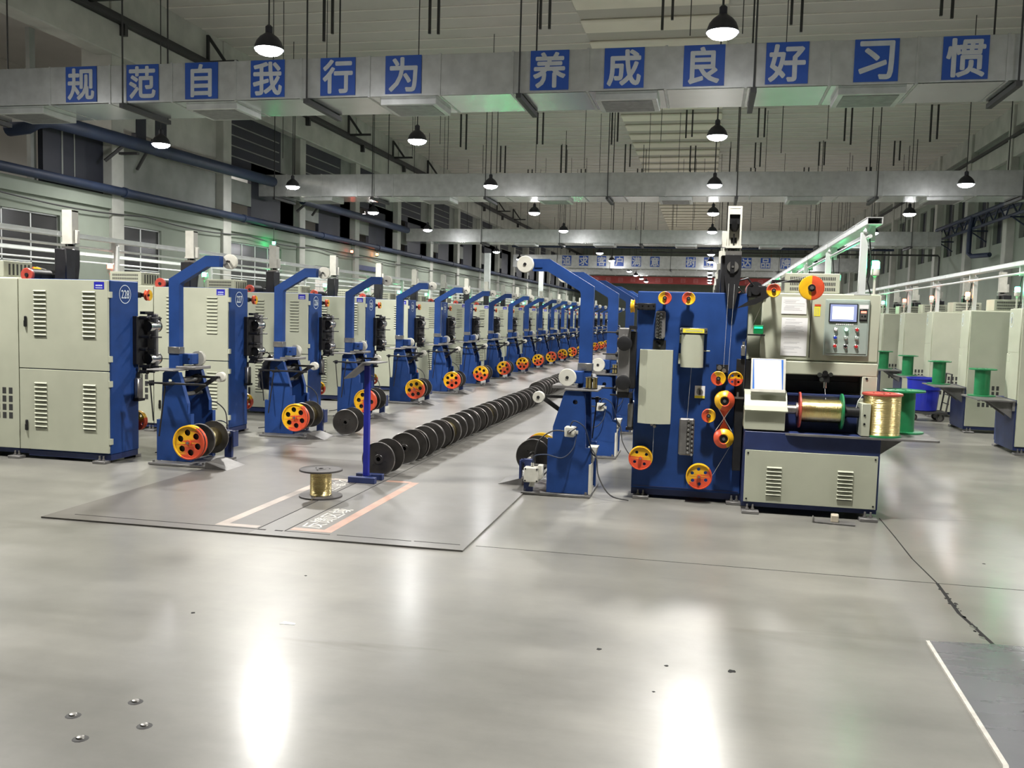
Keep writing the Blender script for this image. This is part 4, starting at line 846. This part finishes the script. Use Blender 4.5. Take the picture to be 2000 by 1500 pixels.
RL = [('228', 'bred'), ('227', 'bgreen'), ('226', 'bgreen'), ('225', 'bgreen'), ('224', 'bgreen'), ('223', 'bgreen')]
mach0 = make_machine(); machT = kidtree(mach0)
stand0 = make_stand(); standT = kidtree(stand0)
PIT = 2.31
FRONTBITS = ('guide_pulley', 'draw_capstan', 'crossed_wire_guard', 'straightener_plate', 'die_holder', 'rotary_switch', 'yellow_label', 'drawn_wire', 'traverse_guide', 'counter_display', 'yellow_sticker', 'control_panel', 'slide_column', 'round_cover', 'angular_cover', 'front_panel', 'tailstock', 'spindle')
BACKBITS = ('rear_panel',)
def number_decal(root, s):
    m = MB(); yc, zc = 0.225, 1.70
    add_text(m, s, 0.085, lambda u, v: (-0.0025, yc-u, zc+v), bold=0.01, sx=0.72)
    n = 28
    for k in range(n):
        a, b = 2*PI*k/n, 2*PI*(k+1)/n
        m.add([(-0.0025, yc+r*math.cos(q), zc+r*math.sin(q)) for r, q in ((0.088, a), (0.095, a), (0.095, b), (0.088, b))], [(0, 1, 2, 3)], 0)
    m.build('number_decal', ['decal'], root)
def winder_decal(root, s):
    m = MB(); yc, zc = 0.10, 1.70
    add_text(m, s, 0.085, lambda u, v: (2.0225, yc+u, zc+v), bold=0.01, sx=0.6)
    n = 24
    for k in range(n):
        a, b = 2*PI*k/n, 2*PI*(k+1)/n
        m.add([(2.0225, yc+r*0.8*math.cos(q), zc+r*math.sin(q)) for r, q in ((0.088, a), (0.096, a), (0.096, b), (0.088, b))], [(0, 1, 2, 3)], 0)
    m.build('number_decal', ['decal'], root)
def beacon(root, mm):
    for c in root_children(root):
        if c.name.startswith('beacon_lens'):
            c.material_slots[0].link = 'OBJECT'; c.material_slots[0].material = M[mm]
def root_children(r): return [c for c in r.children]
STAND = {'R': (-1.57, 7.88), 'L': (-4.81, 8.72)}
spool0 = thing('wire_spool', 'x', 'spool'); spool_parts(spool0, 0.165, 0.265, 0.06, 0.10, 'spool'); spoolT = kidtree(spool0)
def lay(o, x, y, z):     # lie the spool with its axis along Y
    o.rotation_euler = (-PI/2, random.uniform(0, 6.28), 0); o.location = (x, y, z)
WTURN = [0.1, -0.2, 0.25, -0.5, -0.15, -1.0, 0.1, -0.7, -0.35, 1.4, -1.3, 0.9]
# left row: turned half round, its rear doors towards the viewer
for n in range(21):
    y = 8.0+PIT*n; num = str(228-n)
    if n == 0: lab = 'large grey wire drawing machine numbered 228 on its blue end, at the left edge'
    elif n < 4: lab = 'grey wire drawing machine numbered %s on its blue end, %s in the left row' % (num, ORD[n])
    else: lab = '%s machine from the front in the left row of grey and blue machines' % ORD[n]
    o = clone(mach0, machT, (-5.8, y+0.48, 0), PI, lab, 'wire drawing machines of the left row', skip=FRONTBITS if n else ('counter_display', 'control_panel'))
    number_decal(o, num)
    beacon(o, {1: 'bred', 0: 'bred'}.get(n, 'bgreen'))
    lab = '%s blue payoff stand in the left row, with yellow and red brake wheel' % ORD[n]
    s = clone(stand0, standT, (STAND['L'][0], STAND['L'][1]+PIT*n, 0), PI, lab, 'payoff stands of the left row', skip=('air_hose',) if n > 4 else ())
    for c in s.children:
        if c.name.startswith('brake_wheel') and n > 1: c.rotation_euler = (0, WTURN[n % len(WTURN)], 0)
    sp = clone(spool0, spoolT, (0, 0, 0), 0, '%s black spool held in a payoff stand of the left row' % ORD[n], 'spools in the left payoff stands', skip=('wound_wire',) if n not in (0, 1) else ())
    lay(sp, STAND['L'][0]-0.03, STAND['L'][1]+PIT*n-0.665, 0.285)
# right row
for n in range(7):
    y = 8.1+PIT*n
    lab = 'nearest blue and grey wire drawing machine, with red and yellow pulleys and a lit screen' if n == 0 else '%s wire drawing machine of the right row, behind the nearest one' % ORD[n]
    o = clone(mach0, machT, (-0.61, y, 0), 0, lab, 'wire drawing machines of the right row', skip=FRONTBITS if n else BACKBITS)
    number_decal(o, str(101+n)) if False else None
    s = clone(stand0, standT, (STAND['R'][0], STAND['R'][1]+PIT*n, 0), 0, '%s blue payoff stand in the right row, its arm reaching over the aisle' % ORD[n], 'payoff stands of the right row', skip=('air_hose',) if n > 3 else ())
    sp = clone(spool0, spoolT, (0, 0, 0), 0, '%s black spool held in a payoff stand of the right row' % ORD[n], 'spools in the right payoff stands', skip=('wound_wire',))
    lay(sp, STAND['R'][0]+0.03, STAND['R'][1]+PIT*n+0.40, 0.285)
# the row by the right wall
R3 = ['bgreen', 'borange', 'bred', 'bred', 'bgreen', 'bgreen', 'bgreen', 'bgreen']
for n in range(8):
    y = 12.49+PIT*n
    lab = '%s grey machine in the far right row, its end facing the walkway' % ORD[n]
    o = clone(mach0, machT, (5.86, y+0.48, 0), PI, lab, 'machines of the far right row', skip=FRONTBITS)
    winder_decal(o, '%d' % (0) if False else '0'); beacon(o, R3[n])
for r_ in (mach0, stand0, spool0):
    def kill(o):
        for c in list(o.children): kill(c)
        bpy.data.objects.remove(o)
    if r_ is not spool0: kill(r_)

# ------------------------------------------------------------ steel plates on the floor, with the painted box and lettering
PZ = 0.012
t = thing('floor_plate', 'large dark steel plate in the aisle floor, with a painted pink box and white lettering', 'floor plate', (-3.16, 5.8, 0))
ox, oy = -3.16, 5.8
b = MB(); b.prism([(-3.108-ox, 0.0), (-1.545-ox, 0.015), (-1.60-ox, 54), (-3.108-ox, 54)], 'z', 0.0, PZ); b.build('plate_sheet', ['floorplate'], t)
b = MB(); b.prism([(-4.78-ox, -0.01), (-3.108-ox, 0.0), (-3.108-ox, 3.2), (-4.78-ox, 3.2)], 'z', 0.0, PZ); b.build('plate_sheet', ['floorplatedk'], t)
b = MB(); b.prism([(-4.78-ox, 3.205), (-3.108-ox, 3.205), (-3.108-ox, 54), (-4.79-ox, 54)], 'z', 0.0, PZ); b.build('plate_sheet', ['floorplate'], t)
b = MB(); z = PZ
for x0, y0, x1, y1 in ((-4.6, 5.925, -3.1, 5.933), (-2.9, 5.935, -2.55, 5.943), (-2.5, 5.94, -1.95, 5.948), (-1.93, 5.945, -1.6, 5.953), (-3.112, 5.95, -3.104, 7.86), (-2.902, 5.95, -2.894, 8.0), (-3.102, 8.1, -3.096, 40), (-2.90, 8.0, -2.894, 40), (-3.10, 5.92, -3.04, 5.94), (-2.97, 5.925, -2.91, 5.945)):
    b.box(x0-ox, y0-oy, z, x1-ox, y1-oy, z+0.0012)
b.build('plate_groove', ['gap'], t)
b = MB(); b.box(-2.645-ox, 5.99-oy, z, -2.565-ox, 8.02-oy, z+0.0008); b.box(-2.88-ox, 5.985-oy, z, -2.645-ox, 6.055-oy, z+0.0008, 0); b.box(-2.88-ox, 7.98-oy, z, -2.645-ox, 8.05-oy, z+0.0008, 0); b.build('painted_line', ['pink'], t)
b = MB(); b.box(-3.46-ox, 5.96-oy, z, -3.38-ox, 7.95-oy, z+0.0008); b.box(-3.38-ox, 5.96-oy, z, -3.13-ox, 6.03-oy, z+0.0008); b.box(-3.38-ox, 7.90-oy, z, -3.13-ox, 7.97-oy, z+0.0008); b.build('painted_line', ['pink2'], t)
b = MB(); add_text(b, '反馈区域', 0.165, lambda u, v: (-2.775-ox-v, 6.42-oy+u*0.95, z+0.0009)); b.build('painted_lettering', ['floortext'], t)
b = MB(); add_text(b, '反馈区域', 0.165, lambda u, v: (-3.235-ox+v, 7.62-oy-u*0.95, z+0.0009)); b.build('painted_lettering', ['floortext'], t)
b = MB(); b.prism([(1.165, 4.845), (1.475, 4.885), (2.7, 4.95), (2.7, 2.2), (0.80, 2.2), (1.14, 3.518)], 'z', 0, 0.010); b.prism([(1.165, 4.845), (1.147, 4.845), (1.12, 3.518), (0.78, 2.2), (0.80, 2.2), (1.14, 3.518)], 'z', 0, 0.0105, 1)
o = b.build('floor_plate', ['floorplate2', 'floortext']); tag(o, 'dark floor plate with a pale edge at the lower right corner', 'floor plate')
# anchor bolts
for i, (x, y, lab) in enumerate(((-2.347, 3.003, 'cut anchor bolt in the floor, farthest left of the four near the lower left corner'), (-2.194, 3.176, 'cut anchor bolt in the floor, farthest from the viewer of the group of four'), (-2.033, 2.997, 'cut anchor bolt in the floor, rightmost of the group of four'), (-2.194, 2.845, 'cut anchor bolt in the floor, closest to the viewer of the group of four'))):
    b = MB(); b.lathe((0, 0, 0), 'z', [(0.030, 0.0), (0.024, 0.0035), (0.017, 0.004), (0.014, 0.009), (0.008, 0.011), (0.0, 0.011)], 12, [1, 1, 0, 0, 0])
    o = b.build('anchor_bolt', ['steel', 'rod'], None, (x, y, 0)); tag(o, lab, 'bolt', 'anchor bolts in the floor')
b = MB(); b.prism([(-0.03, -0.02), (0.05, -0.012), (0.045, 0.01), (-0.022, 0.022)], 'z', 0, 0.0015); o = b.build('paper_scrap', ['white'], None, (-2.035, 4.20, 0)); tag(o, 'small white scrap lying on the bare floor', 'scrap')

# ------------------------------------------------------------ blue post stand with the tilted shelf
t = thing('post_stand', 'blue post stand with tilted grey top plate, in front of the spool row', 'stand', (-3.06, 7.95, PZ))
b = MB(); b.box(-0.13, -0.13, 0, 0.13, -0.07, 0.055, 0, 0.003); b.box(-0.13, 0.07, 0, 0.13, 0.13, 0.055, 0, 0.003); b.box(-0.025, -0.07, 0.02, 0.025, 0.07, 0.05, 0); b.build('foot', ['navy'], t)
b = MB(); b.box(-0.025, -0.025, 0.05, 0.025, 0.025, 1.08, 0, 0.003); b.build('post', ['brightblue'], t)
b = MB(); b.prism([(-0.185, 0.965), (-0.18, 0.955), (0.0, 1.105), (0.145, 1.108), (0.145, 1.118), (-0.005, 1.118)], 'y', -0.12, 0.14, 0); b.build('top_plate', ['plate'], t)

# ------------------------------------------------------------ spools on the floor
def loose(fr, wd, cr, wr, x, y, z, label, group, rz=0.0, mats='spool'):
    t = thing('wire_spool', label, 'spool', (0, 0, 0), 0, group); spool_parts(t, fr, wd, cr, wr, mats)
    t.rotation_euler = (-PI/2, 0, rz); t.location = (x, y, z+fr); return t
protoA = loose(0.167, 0.285, 0.06, 0.0, 0, 0, 0, 'x', 'g'); pAT = kidtree(protoA)
protoB = loose(0.167, 0.285, 0.06, 0.118, 0, 0, 0, 'x', 'g'); pBT = kidtree(protoB)
y = 8.21; n = 0; rnd = random.Random(5)
GOLD = {5: 'B', 11: 'B'}
while n < 23:
    pr, tr = (protoB, pBT) if n in GOLD else (protoA, pAT)
    lab = '%s black spool in the long row lying on the aisle floor' % ORD[n] if n not in GOLD else '%s black spool in the long floor row, with bright wire showing on it' % ORD[n]
    o = clone(pr, tr, (0, 0, 0), 0, lab, 'spools lying in the long aisle row')
    a = rnd.uniform(-0.03, 0.03) if n else 0.0
    o.rotation_euler = (-PI/2, rnd.uniform(0, 6.28), a); o.location = (-3.045+0.0045*n+rnd.uniform(-0.012, 0.012), y, PZ+0.167)
    y += 0.75 if n == 0 else 0.312+rnd.uniform(-0.004, 0.014); n += 1
y = 16.9
for n in range(13):
    o = clone(protoA, pAT, (0, 0, 0), 0, '%s spool in the farther group behind the long aisle row' % ORD[n], 'spools of the farther aisle group')
    o.rotation_euler = (-PI/2, rnd.uniform(0, 6.28), rnd.uniform(-0.03, 0.03)); o.location = (-3.10+rnd.uniform(-0.01, 0.01), y, PZ+0.167); y += 0.315
o = clone(protoA, pAT, (0, 0, 0), 0, 'single black spool lying beside the second payoff stand on the left', 'lone aisle spool'); o.rotation_euler = (-PI/2, 1.0, 0.06); o.location = (-4.44, 10.78, PZ+0.167)
for r_ in (protoA, protoB, spool0): kill(r_)
t = thing('wire_spool', 'upright spool of brass wire with dark flanges, standing on the floor plate', 'spool', (-3.163, 7.16, PZ)); spool_parts(t, 0.182, 0.235, 0.082, 0.091, 'rubber', turns=34)
b = MB(); b.tube([(0.0, -0.092, 0.02), (0.004, -0.13, 0.016), (0.006, -0.20, 0.006)], 0.003, 5); b.build('wire_end', ['brass'], t)

# ------------------------------------------------------------ things on the first right machine
t = thing('wire_spool', 'spool filled with brass wire, mounted on the winder spindle', 'spool'); spool_parts(t, 0.150, 0.345, 0.06, 0.098, 'redplastic', flange2='green', turns=50)
t.rotation_euler = (0, PI/2, 0); t.location = (-0.61+1.382, 7.90, 0.87)
t = thing('wire_spool', 'full upright spool of brass wire at the front edge of the side table', 'spool', (1.425, 7.90, 0.684)); spool_parts(t, 0.158, 0.352, 0.06, 0.147, 'green', flange2='redplastic', turns=52)
b = MB(); b.tube([(-0.10, 0.02, 0.345), (-0.15, 0.0, 0.34), (-0.19, -0.02, 0.28), (-0.21, -0.02, 0.18)], 0.003, 5); b.build('wire_end', ['galvrail'], t)
def green_spool(x, y, z, label, group):
    t = thing('green_spool', label, 'spool', (x, y, z), 0, group); spool_parts(t, 0.172, 0.362, 0.095, 0.0, 'green'); return t
g0 = green_spool(1.66, 8.26, 0.684, 'empty green spool behind the full brass one on the nearest side table', 'green spools on the side tables'); gT = kidtree(g0)
for n in range(8):
    o = clone(g0, gT, (3.60, 12.49+PIT*n+0.62, 0.684), 0, 'green spool on the side table of the %s machine in the far right row' % ORD[n], 'green spools on the side tables')
# folder with papers leaning on the headstock
t = thing('paper_folder', 'white paper stack in a steel document tray, leaning on the winder headstock', 'folder', (-0.61+1.12, 8.02, 1.012))
def tilt(x, z, d): return (x, -0.165+z*0.30-d, z)
b = MB()
def slab(m, x0, x1, z0, z1, d0, d1, mi, sk=0.0):
    vs = [tilt(x+sk*z, z, d) for d in (d0, d1) for x, z in ((x0, z0), (x1, z0), (x1, z1), (x0, z1))]
    m.add(vs, [(0, 1, 2, 3), (7, 6, 5, 4), (0, 4, 5, 1), (1, 5, 6, 2), (2, 6, 7, 3), (3, 7, 4, 0)], mi)
slab(b, -0.135, 0.145, 0.0, 0.275, -0.012, 0.0, 0); slab(b, -0.135, 0.145, 0.0, 0.022, 0.0, 0.02, 0); b.build('document_tray', ['offwhite'], t)
b = MB(); slab(b, -0.12, 0.125, 0.022, 0.268, 0.0005, 0.003, 0); b.build('blue_sheet', ['blueclip'], t)
b = MB(); slab(b, -0.103, 0.118, 0.02, 0.265, 0.0032, 0.011, 0, -0.04); b.build('paper_stack', ['white'], t)
# notice sheets taped on the control cabinet
def sheet(x0, z0, x1, z1, lab, seed):
    b = MB(); b.box(x0, 0, z0, x1, 0.002, z1, 0); r_ = random.Random(seed); z = z1-0.02
    while z > z0+0.02:
        xa = x0+0.015+r_.uniform(0, 0.02); xb = x1-0.015-r_.uniform(0, 0.09)
        if r_.random() < 0.7: b.box(xa, -0.0004, z, xb, 0.0, z+0.0022, 1)
        z -= 0.0095
    o = b.build('notice_sheet', ['white', 'ink'], None, (-0.61, 8.095, 0)); tag(o, lab, 'notice')
sheet(1.22, 1.668, 1.425, 1.812, 'white table sheet pinned beside the large yellow and red pulley', 1)
sheet(1.228, 1.312, 1.44, 1.636, 'taller white notice pinned below the table sheet on the control cabinet', 2)
# foot pedal
t = thing('foot_pedal', 'steel foot pedal plate with a wooden block before the winder base', 'pedal', (1.06, 7.58, 0), -0.12)
b = MB(); b.box(-0.155, -0.06, 0.004, 0.155, 0.06, 0.012); b.prism([(-0.155, 0.004), (-0.17, 0.035), (-0.163, 0.036), (-0.148, 0.010)], 'y', -0.06, 0.06); b.box(-0.15, -0.05, 0, 0.15, 0.05, 0.004); b.build('pedal_plate', ['plate'], t)
b = MB(); b.box(-0.03, -0.03, 0.012, 0.03, 0.05, 0.07, 0, 0.006); b.build('pedal_block', ['wood'], t)

# ------------------------------------------------------------ cable trays
def tray(label, x0, y0, y1, z, step, ph, postz=None):
    t = thing('cable_tray', label, 'cable tray', (x0, y0, z)); L_ = y1-y0
    b = MB(); b.box(0, 0, 0, 0.004, L_, 0.055); b.box(0.116, 0, 0, 0.12, L_, 0.055); b.box(0, 0, -0.002, 0.12, L_, 0.002); b.box(-0.004, 0.01, 0.052, 0.124, L_, 0.056)
    k = 0.6
    while k < L_: b.box(-0.004, k, -0.004, 0.124, k+0.03, 0.057); k += 2.0
    b.build('tray_channel', ['galvrail'], t)
    b = MB(); b.cyl((0.03, 0, -0.10), (0.03, L_, -0.10), 0.016, n=8); b.build('air_pipe', ['galvrail'], t)
    k = ph; n = 0
    while k < L_:
        p = MB(); p.box(0.03, k-0.02, -0.13, 0.09, k+0.02, -0.002)
        if postz is not None: p.box(0.04, k-0.025, postz-z, 0.08, k+0.025, -0.1)
        p.build('tray_bracket', ['galvrail'], t); k += step; n += 1
    return t
tray('galvanised cable tray above the nearest blue machine, running into the distance', 1.25, 8.0, 24.4, 2.42, PIT, 0.16)
tray('galvanised cable tray over the left row of machines', -7.77, 5.0, 58.0, 2.40, PIT, 3.44)
tray('galvanised cable tray behind the left row, seen just below the nearer tray', -10.42, 5.0, 58.0, 2.40, PIT*2, 3.44, 0.0)
tray('galvanised cable tray over the far right row of machines', 3.88, 8.0, 31.0, 2.40, PIT, 4.93)
for i, (x, y) in enumerate(((-8.2, 34.5), (-8.2, 46.4))):
    b = MB(); b.box(-0.11, -0.11, 0, 0.11, 0.11, 4.3 if i else 4.0, 0, 0.01); b.box(-0.2, -0.2, 0, 0.2, 0.2, 0.02)
    o = b.build('support_post', ['galvrail'], None, (x-0.45, y+0.9, 0)); tag(o, ['nearer', 'farther'][i]+' slim pale steel post rising among the far left machines', 'post')

# dark cloth bundle hanging behind the second left machine's payoff end
b = MB(); rnd = random.Random(4); n = 18; rings = []
for i in range(9):
    z = 0.98-0.055*i; w = 0.03+0.16*math.sin(min(1, i/6.5)*PI*0.5)*(1 if i < 7 else 0.9)
    rings.append([(w*math.cos(2*PI*k/n)*(1+rnd.uniform(-0.14, 0.14)), 0.6*w*math.sin(2*PI*k/n)*(1+rnd.uniform(-0.2, 0.2)), z+rnd.uniform(-0.012, 0.012)) for k in range(n)])
b.add([p for r_ in rings for p in r_], [(j*n+k, j*n+(k+1) % n, (j+1)*n+(k+1) % n, (j+1)*n+k) for j in range(8) for k in range(n)]+[tuple(range(n)), tuple(range(8*n, 9*n))], 0, True)
b.tube([(0, 0, 0.97), (-0.06, 0.0, 1.02), (-0.12, 0.0, 1.0)], 0.006, 5)
o = b.build('cloth_bundle', ['black'], None, (-5.60, 11.05, 0)); tag(o, 'dark cloth bundle hanging at the blue end of machine 227', 'cloth')

# ------------------------------------------------------------ blue bin on its wheeled frame
t = thing('bin_trolley', 'round blue plastic bin on a wheeled steel frame in the right walkway', 'bin', (3.62, 16.45, 0))
b = MB(); b.lathe((0, 0, 0), 'z', [(0.0, 0.17), (0.205, 0.17), (0.215, 0.18), (0.245, 0.52), (0.262, 0.525), (0.27, 0.70), (0.285, 0.70), (0.285, 0.72), (0.26, 0.72), (0.24, 0.52), (0.20, 0.20), (0.0, 0.20)], 32)
for k in range(16): a = 2*PI*k/16; b.cyl((0.21*math.cos(a), 0.21*math.sin(a), 0.19), (0.242*math.cos(a), 0.242*math.sin(a), 0.52), 0.006, n=5)
b.build('bin_tub', ['binblue'], t)
b = MB(); b.box(-0.22, -0.22, 0.13, 0.34, 0.22, 0.165, 0); b.tube([(0.32, -0.18, 0.15), (0.36, -0.18, 0.45), (0.38, -0.18, 0.80), (0.38, 0.18, 0.80), (0.36, 0.18, 0.45), (0.32, 0.18, 0.15)], 0.014, 8)
for z in (0.3, 0.45, 0.6): b.cyl((0.345+0.03*z, -0.18, z), (0.345+0.03*z, 0.18, z), 0.01, n=6)
b.build('trolley_frame', ['rod'], t)
for x in (-0.18, 0.24):
    for y in (-0.17, 0.17):
        b = MB(); b.lathe((x, y-0.02, 0.063), 'y', [(0.0, 0), (0.03, 0.0), (0.035, 0.004), (0.056, 0.004), (0.063, 0.01), (0.063, 0.03), (0.056, 0.036), (0.03, 0.04), (0.0, 0.04)], 20, [1, 1, 0, 0, 0, 0, 1, 1]); b.box(x-0.02, y-0.028, 0.06, x+0.02, y+0.028, 0.13, 1)
        b.build('caster_wheel', ['rubber', 'steel'], t)
bpy.context.view_layer.update()
